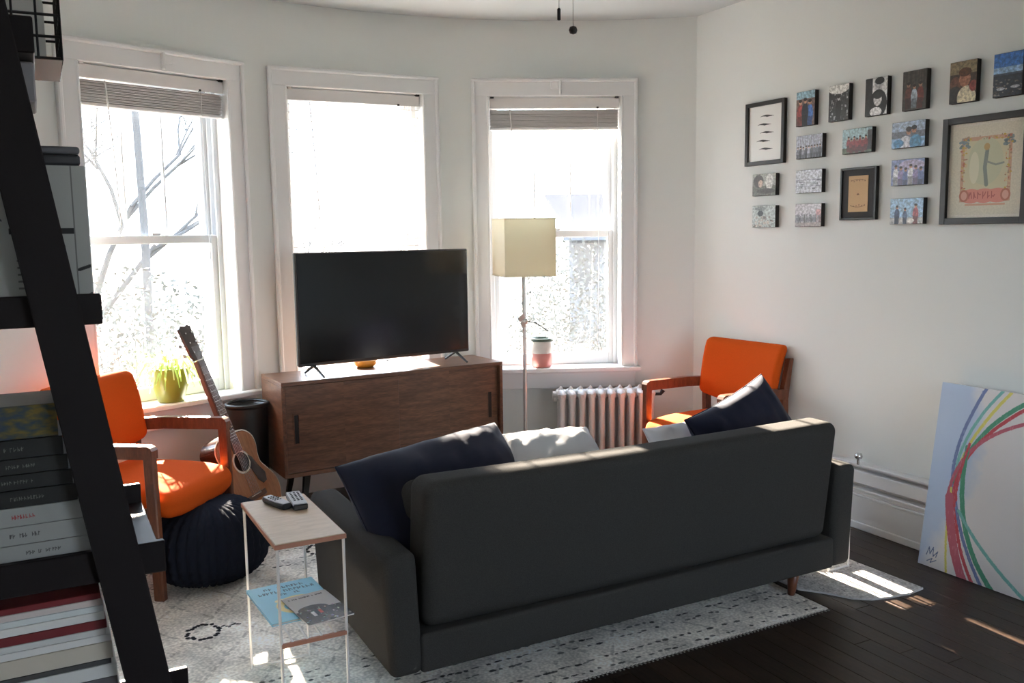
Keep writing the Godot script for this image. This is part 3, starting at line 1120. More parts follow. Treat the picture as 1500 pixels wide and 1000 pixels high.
func radiator() -> void:
	var dir := deg_to_rad(-24.0)
	var r := thing("radiator", "silver cast-iron column radiator below the right window", "radiator", Vector3(3.035, 0, -4.53), dir)
	var st := begin()
	for z: float in [-0.062, 0.0, 0.062]:
		var pts := []
		var rad := []
		for k in 13:
			var t := k / 12.0
			pts.append(Vector3(0, lerpf(0.07, 0.525, t), z))
			rad.append(0.0165 + 0.010 * pow(absf(t * 2.0 - 1.0), 6.0))
		add_tube(st, pts, rad, 10)
	for y: float in [0.085, 0.512]:
		add_tube(st, [Vector3(0, y, -0.088), Vector3(0, y + 0.004, -0.07), Vector3(0, y + 0.008, 0), Vector3(0, y + 0.004, 0.07), Vector3(0, y, 0.088)], [0.012, 0.024, 0.026, 0.024, 0.012], 10)
		add_tube(st, [Vector3(-0.03, y, 0), Vector3(0.03, y, 0)], 0.030, 12)
	# pointed crown of each section
	add_tube(st, [Vector3(0, 0.52, 0), Vector3(0, 0.545, 0), Vector3(0, 0.562, 0)], [0.024, 0.017, 0.005], 8)
	var sec := done(st)
	for k in 10:
		part(r, "section", sec, M.radiator, Vector3(-0.275 + k * 0.061, 0, 0))
	for s: int in [-1, 1]:
		for z: float in [-0.06, 0.06]:
			part(r, "foot", m_lathe([Vector2(0, 0), Vector2(0.022, 0), Vector2(0.018, 0.02), Vector2(0.014, 0.08), Vector2(0, 0.08)], 12), M.radiator, Vector3(s * 0.275, 0, z))
	var v := part(r, "valve", m_tube([Vector3(-0.30, 0.085, 0), Vector3(-0.345, 0.085, 0), Vector3(-0.35, 0.08, 0), Vector3(-0.35, 0.0, 0)], 0.013, 10), M.chrome)
	part(v, "valve_wheel", m_lathe([Vector2(0, 0.10), Vector2(0.022, 0.10), Vector2(0.026, 0.115), Vector2(0.02, 0.13), Vector2(0, 0.132)], 14), M.dark_metal, Vector3(-0.345, 0, 0))
	part(r, "key_valve", m_tube([Vector3(0.30, 0.50, 0), Vector3(0.345, 0.50, 0), Vector3(0.36, 0.525, 0)], [0.010, 0.010, 0.016], 10), M.dark_metal)
	part(r, "air_vent", m_lathe([Vector2(0, 0), Vector2(0.012, 0), Vector2(0.016, 0.02), Vector2(0.010, 0.045), Vector2(0, 0.05)], 12), M.chrome, Vector3(-0.312, 0.47, 0))
	part(r, "plug", m_tube([Vector3(-0.30, 0.512, 0), Vector3(-0.325, 0.512, 0)], 0.022, 8), M.radiator)


func floor_lamp() -> void:
	var l := thing("floor_lamp", "floor lamp with square cream shade beside the television", "lamp", Vector3(2.43, 0, -4.45))
	part(l, "base", m_lathe([Vector2(0, 0), Vector2(0.125, 0), Vector2(0.125, 0.012), Vector2(0.115, 0.018), Vector2(0.02, 0.022), Vector2(0, 0.022)], 32), M.chrome)
	part(l, "pole", m_tube([Vector3(0, 0.02, 0), Vector3(0, 1.42, 0)], 0.0105, 12), M.chrome)
	var turn := deg_to_rad(-13.2)
	var sd := 0.29
	var sh := Node3D.new()
	sh.name = "shade"
	sh.position = Vector3(0, 1.418, 0)
	sh.rotation.y = turn
	l.add_child(sh)
	for k in 4:
		var a := k * PI / 2
		part(sh, "shade_panel", m_box(sd, 0.318, 0.003, 0.001), M.shade, Vector3(sin(a), 0, cos(a)) * sd * 0.5, Vector3(0, a, 0))
		for y: float in [-0.157, 0.157]:
			part(sh, "hem", m_box(sd + 0.004, 0.008, 0.006, 0.001), M.shade, Vector3(sin(a), 0, cos(a)) * sd * 0.5 + Vector3(0, y, 0), Vector3(0, a, 0))
	for k in 2:
		part(sh, "spider", m_box(sd if k == 0 else 0.004, 0.004, 0.004 if k == 0 else sd, 0.0), M.chrome, Vector3(0, 0.10, 0))
	part(l, "socket", m_lathe([Vector2(0, 1.38), Vector2(0.02, 1.38), Vector2(0.02, 1.44), Vector2(0, 1.44)], 14), M.ivory)
	part(l, "bulb", m_lathe([Vector2(0, 1.44), Vector2(0.013, 1.44), Vector2(0.016, 1.46), Vector2(0.03, 1.49), Vector2(0.026, 1.52), Vector2(0.0, 1.535)], 16), M.white_ceramic)
	part(l, "pull_chain", m_tube([Vector3(0.03, 1.39, 0.02), Vector3(0.03, 1.17, 0.02)], 0.0015, 5), M.chrome)
	part(l, "pull_knob", m_lathe([Vector2(0, 0), Vector2(0.007, 0.003), Vector2(0.007, 0.012), Vector2(0, 0.018)], 10), M.chrome, Vector3(0.03, 1.155, 0.02))
	# joint of the folded reading arm
	var j := part(l, "arm_joint", m_round(Vector3(0.035, 0.035, 0.035), 0.012, 2), M.chrome, Vector3(0, 1.0, 0.0))
	part(j, "wing_knob", m_round(Vector3(0.05, 0.028, 0.012), 0.005, 2), M.chrome, Vector3(-0.028, 0.022, 0.02), Vector3(0, 0.3, 0.5))
	part(j, "wing_knob", m_round(Vector3(0.04, 0.024, 0.012), 0.005, 2), M.chrome, Vector3(-0.02, -0.016, 0.02), Vector3(0, 0.3, -0.9))
	part(j, "lever", m_tube([Vector3(0.01, 0.0, 0.01), Vector3(0.06, -0.012, 0.03), Vector3(0.125, -0.062, 0.06)], 0.0035, 6), M.dark_metal)


func side_table(called: String, label: String, at: Vector3, w: float, d: float, h: float) -> Node3D:
	var t := thing(called, label, "table", at, 0.0, "white wire side tables")
	part(t, "table_top", m_box(w + 0.012, 0.016, d + 0.012, 0.002), M.birch, Vector3(0, h - 0.008, 0))
	for s: int in [-1, 1]:
		part(t, "edge_strip", m_box(0.0035, 0.014, d + 0.013, 0.0008), M.copper_edge, Vector3(s * (w * 0.5 + 0.0065), h - 0.009, 0))
		part(t, "edge_strip", m_box(w + 0.016, 0.014, 0.0035, 0.0008), M.copper_edge, Vector3(0, h - 0.009, s * (d * 0.5 + 0.0065)))
		for f: int in [-1, 1]:
			part(t, "leg", m_tube([Vector3(s * w * 0.5, 0.013, f * d * 0.5), Vector3(s * w * 0.5, h - 0.016, f * d * 0.5)], 0.0048, 8), M.wire)
		part(t, "foot_bar", m_tube([Vector3(-w * 0.5, 0.017, s * d * 0.5), Vector3(w * 0.5, 0.017, s * d * 0.5)], 0.0045, 8), M.wire)
		if h > 0.5:
			part(t, "shelf_edge", m_box(w, 0.013, 0.01, 0.001), M.copper_edge, Vector3(0, 0.29, s * d * 0.5))
	if h > 0.5:
		for k in 4:
			var x := w * (-0.5 + (k + 0.8) / 4.6)
			part(t, "shelf_rod", m_tube([Vector3(x, 0.297, -d * 0.5), Vector3(x, 0.297, d * 0.5)], 0.0035, 6), M.wire)
	return t


func side_tables() -> void:
	side_table("side_table", "narrow white wire side table with birch top left of the sofa", Vector3(0.664, 0, -2.795), 0.20, 0.47, 0.605)
	side_table("side_table", "white wire table mostly hidden behind the sofa's right arm", Vector3(3.032, -0.004, -2.92), 0.12, 0.46, 0.43)

	var rng := RandomNumberGenerator.new()
	rng.seed = 33
	# papers on its lower shelf
	var im := blank(180, 248, Color(0.52, 0.78, 0.88))
	speckle(im, 5, 0.05)
	scribble(im, 40, 22, 105, 15, Color(0.16, 0.33, 0.45), rng, 3.0)
	scribble(im, 20, 48, 145, 15, Color(0.16, 0.33, 0.45), rng, 3.0)
	scribble(im, 62, 72, 60, 12, Color(0.16, 0.33, 0.45), rng, 2.5)
	dot(im, 100, 160, 62, 58, Color(0.86, 0.80, 0.55))
	dot(im, 92, 165, 36, 34, Color(0.45, 0.68, 0.80))
	dot(im, 138, 128, 20, 14, Color(0.9, 0.85, 0.66))
	dot(im, 60, 118, 16, 11, Color(0.9, 0.85, 0.66))
	var b := thing("picture_book", "light blue picture book on the lower shelf of the wire side table", "book", Vector3(0.672, 0.3012, -2.845), 0.05)
	part(b, "pages", m_box(0.222, 0.006, 0.308, 0.0005), M.paper, Vector3(0, 0.004, 0))
	part(b, "cover", m_box(0.228, 0.0016, 0.314, 0.0003), print_mat(im, 0.3), Vector3(0, 0.0078, 0))
	part(b, "back_cover", m_box(0.228, 0.0016, 0.314, 0.0003), mat(Color(0.52, 0.78, 0.88), 0.3), Vector3(0, 0.0006, 0))
	var im2 := blank(128, 170, Color(0.72, 0.72, 0.71))
	scribble(im2, 14, 14, 95, 6, Color(0.3, 0.3, 0.3), rng, 2.0)
	rect(im2, 0, 95, 128, 75, Color(0.2, 0.22, 0.24))
	dot(im2, 50, 92, 42, 22, Color(0.24, 0.25, 0.27))
	for k in 60:
		dot(im2, rng.randf_range(4, 124), rng.randf_range(90, 166), rng.randf_range(1, 5), rng.randf_range(1, 4), Color.from_hsv(rng.randf(), 0.15, rng.randf_range(0.1, 0.75)))
	rect(im2, 34, 108, 10, 26, Color(0.85, 0.84, 0.82))
	rect(im2, 56, 104, 9, 20, Color(0.7, 0.25, 0.2))
	var mg := thing("magazine", "grey magazine with a street photo lying on the blue picture book", "magazine", Vector3(0.722, 0.3105, -2.735), 0.12)
	part(mg, "pages", m_box(0.150, 0.004, 0.235, 0.0005), M.paper, Vector3(0, 0.002, 0))
	part(mg, "cover", m_box(0.152, 0.001, 0.237, 0.0002), print_mat(im2, 0.25), Vector3(0, 0.0046, 0))

	# remotes on its top
	var pale := mat(lin(0.42, 0.43, 0.46), 0.35)
	var r1 := thing("remote_control", "rounded silver remote control on the birch side table top", "remote", Vector3(0.655, 0.605, -2.94), 0.30)
	part(r1, "case", m_round(Vector3(0.046, 0.020, 0.14), 0.009, 4, func(p: Vector3) -> Vector3: return Vector3(p.x * (1.0 - 0.25 * pow(absf(p.z) / 0.07, 2)), p.y, p.z)), M.black_plastic, Vector3(0, 0.010, 0))
	part(r1, "face_plate", m_round(Vector3(0.038, 0.006, 0.125), 0.003, 3, func(p: Vector3) -> Vector3: return Vector3(p.x * (1.0 - 0.3 * pow(absf(p.z) / 0.065, 2)), p.y, p.z)), pale, Vector3(0, 0.019, 0))
	for k in 12:
		part(r1, "button", m_box(0.006, 0.003, 0.005, 0.001), M.black_plastic, Vector3((k % 3 - 1) * 0.010, 0.0227, -0.035 + (k / 3) * 0.014))
	var r2 := thing("remote_control", "flat grey remote control beside the rounded silver one", "remote", Vector3(0.718, 0.605, -2.925), -0.08)
	part(r2, "case", m_box(0.048, 0.020, 0.155, 0.004), M.black_plastic, Vector3(0, 0.010, 0))
	part(r2, "face_plate", m_box(0.044, 0.004, 0.150, 0.001), pale, Vector3(0, 0.0205, 0))
	for k in 18:
		part(r2, "button", m_box(0.007, 0.003, 0.006, 0.001), mat(lin(0.2, 0.21, 0.22), 0.5) if k == 0 else M.black_plastic, Vector3((k % 3 - 1) * 0.012, 0.0235, -0.055 + (k / 3) * 0.018))


func guitar() -> void:
	var bottom := Vector3(0.925, 0.075, -4.40)
	var head := Vector3(0.612, 1.095, -4.60)
	var y := (head - bottom).normalized()
	var z := Vector3(0.62, 0.12, 0.78)
	z = (z - y * z.dot(y)).normalized()
	var x := y.cross(z)
	var g := thing("acoustic_guitar", "acoustic guitar leaning behind the left armchair, neck towards the window", "guitar", bottom)
	g.basis = Basis(x, y, z)
	var prof := [Vector2(0, 0.0), Vector2(0.085, 0.012), Vector2(0.150, 0.055), Vector2(0.187, 0.125), Vector2(0.186, 0.19), Vector2(0.150, 0.25), Vector2(0.122, 0.295), Vector2(0.125, 0.34), Vector2(0.140, 0.39), Vector2(0.132, 0.44), Vector2(0.085, 0.478), Vector2(0.0, 0.488)]
	var half := spline(prof, 4)
	var poly := PackedVector2Array()
	for p: Vector2 in half:
		poly.append(p)
	for k in range(half.size() - 2, 0, -1):
		poly.append(Vector2(-half[k].x, half[k].y))
	var d := 0.105
	var body := part(g, "body", m_extrude(poly, d, true), M.mahogany, Vector3(0, 0, -d * 0.5))
	var small := PackedVector2Array()
	for p in poly:
		small.append((p - Vector2(0, 0.24)) * 0.975 + Vector2(0, 0.24))
	part(g, "soundboard", m_extrude(small, 0.004), M.spruce, Vector3(0, 0, 0.002))
	var rim := []
	for p in poly:
		rim.append(Vector3(p.x, p.y, 0.0))
	rim.append(rim[0])
	part(body, "binding", m_tube(rim, 0.003, 5), M.ivory, Vector3(0, 0, d * 0.5))
	var disc := func(r0: float, r1: float, n: int) -> ArrayMesh:
		return m_lathe([Vector2(r0, 0.0), Vector2(r1, 0.0), Vector2(r1, 0.0012), Vector2(r0, 0.0012)], n)
	part(g, "sound_hole", disc.call(0.0, 0.049, 28), mat(lin(0.004, 0.003, 0.003), 0.9), Vector3(0, 0.335, 0.0045), Vector3(PI / 2, 0, 0))
	part(g, "rosette", disc.call(0.050, 0.060, 28), M.ivory, Vector3(0, 0.335, 0.004), Vector3(PI / 2, 0, 0))
	var pg := PackedVector2Array()
	for v: Vector2 in [Vector2(0.052, 0.355), Vector2(0.075, 0.335), Vector2(0.092, 0.29), Vector2(0.122, 0.235), Vector2(0.112, 0.195), Vector2(0.085, 0.188), Vector2(0.062, 0.215), Vector2(0.048, 0.265), Vector2(0.040, 0.292), Vector2(0.055, 0.315)]:
		pg.append(v)
	part(g, "pickguard", m_extrude(pg, 0.002), mat(lin(0.02, 0.02, 0.022), 0.12), Vector3(0, 0, 0.005))
	part(g, "bridge", m_box(0.15, 0.026, 0.009, 0.002), M.neck_wood, Vector3(0, 0.150, 0.0085))
	part(g, "saddle", m_box(0.07, 0.004, 0.006, 0.001), M.ivory, Vector3(0, 0.158, 0.0135))
	# neck, fingerboard with frets, head with six tuners
	part(g, "neck", bar(Vector3(0, 0.47, -0.012), Vector3(0, 0.875, -0.010), Vector3.RIGHT, 0.056, 0.026, 0.0, 0.044, 0.022), M.neck_wood)
	part(g, "heel", m_hexa([Vector3(-0.026, 0.44, -0.08), Vector3(0.026, 0.44, -0.08), Vector3(0.026, 0.44, 0), Vector3(-0.026, 0.44, 0), Vector3(-0.02, 0.54, -0.022), Vector3(0.02, 0.54, -0.022), Vector3(0.02, 0.54, 0), Vector3(-0.02, 0.54, 0)]), M.neck_wood)
	var fb := part(g, "fingerboard", bar(Vector3(0, 0.385, 0.0065), Vector3(0, 0.875, 0.0065), Vector3.RIGHT, 0.058, 0.007, 0.0, 0.044, 0.007), mat(lin(0.05, 0.028, 0.022), 0.5))
	for k in 18:
		var fy := 0.875 - 0.648 * (1.0 - pow(2.0, -(k + 1) / 12.0))
		part(fb, "fret", m_box(0.045 + 0.0007 * k, 0.0022, 0.002, 0.0), M.steel, Vector3(0, fy, 0.011))
	part(g, "nut", m_box(0.046, 0.006, 0.012, 0.001), M.ivory, Vector3(0, 0.878, 0.007))
	var hs := PackedVector2Array()
	for v: Vector2 in [Vector2(-0.022, 0.88), Vector2(-0.036, 0.905), Vector2(-0.038, 1.05), Vector2(-0.024, 1.062), Vector2(0.0, 1.056), Vector2(0.024, 1.062), Vector2(0.038, 1.05), Vector2(0.036, 0.905), Vector2(0.022, 0.88)]:
		hs.append(v)
	var head_part := part(g, "headstock", m_extrude(hs, 0.016), mat(lin(0.025, 0.016, 0.014), 0.3), Vector3(0, 0.0016, 0.0468), Vector3(-0.06, 0, 0))
	for s: int in [-1, 1]:
		for k in 3:
			var st := begin()
			add_tube(st, [Vector3(s * 0.030, 0.92 + k * 0.05, -0.012), Vector3(s * 0.052, 0.92 + k * 0.05, -0.012)], 0.003, 6)
			add_box(st, Vector3(0.016, 0.018, 0.007), 0.003, Transform3D(Basis(), Vector3(s * 0.058, 0.92 + k * 0.05, -0.012)))
			add_tube(st, [Vector3(s * 0.020, 0.92 + k * 0.05, 0.0), Vector3(s * 0.020, 0.92 + k * 0.05, 0.020)], 0.004, 8)
			part(head_part, "tuner", done(st), M.steel)
	for k in 6:
		var t := (k - 2.5) / 2.5
		part(g, "string", m_tube([Vector3(t * 0.027, 0.158, 0.017), Vector3(t * 0.018, 0.878, 0.0135), Vector3(t * 0.020, 0.95, 0.007)], 0.0009, 4), M.steel)

	# the stand that holds it
	var sd := thing("guitar_stand", "black tubular guitar stand under the acoustic guitar", "stand", Vector3(0.93, 0.0065, -4.42), deg_to_rad(38.0))
	part(sd, "rear_tube", m_tube([Vector3(0, 0.013, -0.20), Vector3(0, 0.30, -0.15), Vector3(0, 0.32, -0.14)], 0.010, 8), M.black_plastic)
	for s: int in [-1, 1]:
		part(sd, "front_leg", m_tube([Vector3(0, 0.30, -0.14), Vector3(s * 0.10, 0.10, -0.02), Vector3(s * 0.16, 0.013, 0.10)], 0.010, 8), M.black_plastic)
		part(sd, "cradle_arm", m_tube([Vector3(s * 0.07, 0.12, -0.06), Vector3(s * 0.075, 0.05, 0.0), Vector3(s * 0.075, 0.045, 0.07), Vector3(s * 0.075, 0.085, 0.085)], 0.009, 8), M.black_plastic)


func plants_and_pots() -> void:
	var at := arc_point(-21.6, 2.955, SILL)
	var p := thing("spider_plant", "spider plant in a lime-green pot on the left window sill", "plant", at)
	part(p, "pot", m_lathe([Vector2(0, 0), Vector2(0.058, 0), Vector2(0.066, 0.006), Vector2(0.090, 0.10), Vector2(0.100, 0.165), Vector2(0.100, 0.178), Vector2(0.094, 0.178), Vector2(0.090, 0.155), Vector2(0, 0.155)], 36), M.lime_glaze)
	part(p, "soil", m_lathe([Vector2(0.088, 0.157), Vector2(0.05, 0.165), Vector2(0, 0.167)], 20), M.soil)
	var rng := RandomNumberGenerator.new()
	rng.seed = 12
	for k in 46:
		var a := TAU * k / 46.0 + rng.randf_range(-0.2, 0.2)
		var out := Vector3(cos(a), 0, sin(a))
		if out.dot(Vector3(sin(deg_to_rad(-21.6)), 0, -cos(deg_to_rad(-21.6)))) > 0.25:
			out *= 0.4
		var l := rng.randf_range(0.16, 0.33)
		var up := rng.randf_range(0.35, 1.1)
		var w := rng.randf_range(0.005, 0.009)
		var side := Vector3(-sin(a), 0, cos(a))
		var st := begin()
		st.set_smooth_group(0)
		var prev := []
		for i in 9:
			var t := i / 8.0
			var c := out * (0.02 + l * 0.72 * t) + Vector3(0, 0.165 + l * up * 1.3 * t - l * (0.35 + up) * 1.12 * t * t, 0)
			var ww := w * sin(PI * (0.12 + 0.88 * (1.0 - t) * 0.9))
			var row := [c - side * ww + Vector3(0, ww * 0.5, 0), c, c + side * ww + Vector3(0, ww * 0.5, 0)]
			if i > 0:
				quad(st, prev[0], prev[1], row[1], row[0])
				quad(st, prev[1], prev[2], row[2], row[1])
			prev = row
		part(p, "leaf", done(st), M.leaf if k % 3 else M.leaf_pale)

	var q := thing("plant_pot", "pink and white glazed pot with dark rim on the right window sill", "pot", arc_point(22.3, 2.955, SILL))
	part(q, "lower_band", m_lathe([Vector2(0, 0), Vector2(0.052, 0), Vector2(0.062, 0.008), Vector2(0.068, 0.05), Vector2(0.070, 0.092), Vector2(0.0, 0.092)], 32), M.pink_glaze)
	part(q, "upper_band", m_lathe([Vector2(0.068, 0.09), Vector2(0.0715, 0.093), Vector2(0.073, 0.168), Vector2(0.066, 0.168), Vector2(0.064, 0.10)], 32), M.white_ceramic)
	part(q, "rim", m_lathe([Vector2(0.066, 0.166), Vector2(0.074, 0.166), Vector2(0.075, 0.184), Vector2(0.068, 0.186), Vector2(0.062, 0.17), Vector2(0.062, 0.15)], 32), M.green_rim)
	part(q, "soil", m_lathe([Vector2(0.064, 0.150), Vector2(0, 0.155)], 20), M.soil)


func pouf_and_bin() -> void:
	var p := thing("knitted_pouf", "round navy cable-knit pouf on the rug in front of the left armchair", "pouf", Vector3(0.585, 0.0068, -4.0))
	var st := begin()
	st.set_smooth_group(0)
	var n := 216
	var rows := 44
	var g := []
	for j in rows + 1:
		var v := float(j) / rows
		var lat := (v - 0.5) * PI
		var row := []
		for k in n:
			var a := TAU * k / n
			var br := pow(absf(sin(a * 18.0)), 0.6)
			var tw := 0.5 + 0.5 * sin(j * 1.9 + (PI if sin(a * 36.0) > 0.0 else 0.0))
			var e := 1.0 + (0.050 * br + 0.045 * tw * br - 0.04) * clampf(cos(lat) * 2.0, 0, 1)
			var c := signf(cos(lat)) * pow(absf(cos(lat)), 0.62)
			var s := signf(sin(lat)) * pow(absf(sin(lat)), 0.80)
			row.append(Vector3(cos(a) * c * 0.252 * e, 0.172 + s * 0.172 * lerpf(1.0, e, 0.5), -sin(a) * c * 0.252 * e).snapped(Vector3.ONE * 0.00001))
		g.append(row)
	for j in rows:
		for k in n:
			var l := (k + 1) % n
			quad(st, g[j][k], g[j][l], g[j + 1][l], g[j + 1][k])
	part(p, "knit_cover", done(st), M.knit)
	part(p, "centre_knot", m_lathe([Vector2(0.03, 0.332), Vector2(0.026, 0.346), Vector2(0, 0.35)], 18), M.knit)

	var b := thing("waste_bin", "tall black cylindrical bin between the guitar and the console", "bin", Vector3(0.935, 0, -4.80))
	part(b, "body", m_lathe([Vector2(0, 0), Vector2(0.090, 0), Vector2(0.095, 0.01), Vector2(0.108, 0.60), Vector2(0.108, 0.61), Vector2(0.100, 0.61), Vector2(0.098, 0.57), Vector2(0, 0.57)], 32), M.black_plastic)
	part(b, "rim", m_lathe([Vector2(0.099, 0.60), Vector2(0.112, 0.602), Vector2(0.113, 0.622), Vector2(0.104, 0.626), Vector2(0.099, 0.618)], 32), M.dark_metal)


func blinds() -> void:
	var names := ["white blind raised to a short stack in the left window", "white slatted blind let half down behind the television", "white blind raised to a short stack in the right window"]
	for i in 3:
		var half: float = WINDOWS[i][1]
		var b := thing("window_blind", names[i], "blind", arc_point(WINDOWS[i][0], FRONT), -deg_to_rad(WINDOWS[i][0]), "blinds in the bay windows")
		var w := half * 2.0 - 0.02
		part(b, "headrail", m_box(w, 0.045, 0.05, 0.003), M.blind, Vector3(0, HEAD - 0.030, -0.062))
		part(b, "valance", m_box(w + 0.008, 0.062, 0.006, 0.002), M.blind, Vector3(0, HEAD - 0.038, -0.032))
		for s: int in [-1, 1]:
			part(b, "end_bracket", m_box(0.022, 0.012, 0.03, 0.002), M.black_plastic if s > 0 or i == 2 else M.blind, Vector3(s * (w * 0.5 - 0.012), HEAD - 0.005, -0.030))
		part(b, "cord_stop", m_box(0.014, 0.010, 0.012, 0.002), M.dark_metal, Vector3(w * 0.5 - 0.13, HEAD - 0.065, -0.032))
		var rx := -w * 0.5 + 0.12
		if i != 1:
			var st := begin()
			var n := 22
			for k in n:
				add_box(st, Vector3(w, 0.0026, 0.050), 0.0008, Transform3D(Basis(Vector3.RIGHT, 0.05 * sin(k * 2.3)), Vector3(0.002 * sin(k * 1.7), HEAD - 0.077 - k * 0.0047, -0.062)))
			part(b, "slat_stack", done(st), M.blind)
			part(b, "bottom_rail", m_box(w, 0.016, 0.052, 0.003), M.blind, Vector3(0, HEAD - 0.077 - n * 0.0047 - 0.008, -0.062))
		else:
			var y := HEAD - 0.088
			while y > 1.36:
				part(b, "slat", m_box(w, 0.0026, 0.050, 0.0008), M.blind, Vector3(0, y, -0.062), Vector3(0.06, 0, 0))
				y -= 0.0445
			part(b, "bottom_rail", m_box(w, 0.016, 0.052, 0.003), M.blind, Vector3(0, y, -0.062))
			for s: float in [-0.32, 0.30]:
				for z: float in [-0.088, -0.036]:
					part(b, "ladder_cord", m_tube([Vector3(s, HEAD - 0.05, z), Vector3(s, y, z)], 0.0012, 4), M.blind)
		part(b, "tilt_wand", m_tube([Vector3(rx, HEAD - 0.075, -0.024), Vector3(rx + 0.02, HEAD - 0.40, -0.022), Vector3(rx + 0.035, HEAD - 0.76, -0.022)], 0.0035, 6), M.blind)
		part(b, "pull_cord", m_tube([Vector3(half - 0.14, HEAD - 0.075, -0.024), Vector3(half - 0.135, 1.3, -0.022), Vector3(half - 0.15, 0.74 if i == 2 else 1.45, 0.012)], 0.0018, 5), M.blind)


# ------------------------------------------------------------ pictures, art

func people(im: Image, rng: RandomNumberGenerator, list: Array) -> void:
	# each: x, top, height of the figure, coat, skin
	for p: Array in list:
		var h: float = p[2]
		dot(im, p[0], p[1] + h * 0.52, h * 0.16, h * 0.36, p[3])
		rect(im, p[0] - h * 0.13, p[1] + h * 0.6, h * 0.26, h * 0.42, (p[3] as Color).darkened(0.35))
		dot(im, p[0], p[1] + h * 0.10, h * 0.075, h * 0.095, p[4])
		dot(im, p[0], p[1] + h * 0.045, h * 0.08, h * 0.06, Color(0.14, 0.1, 0.08))


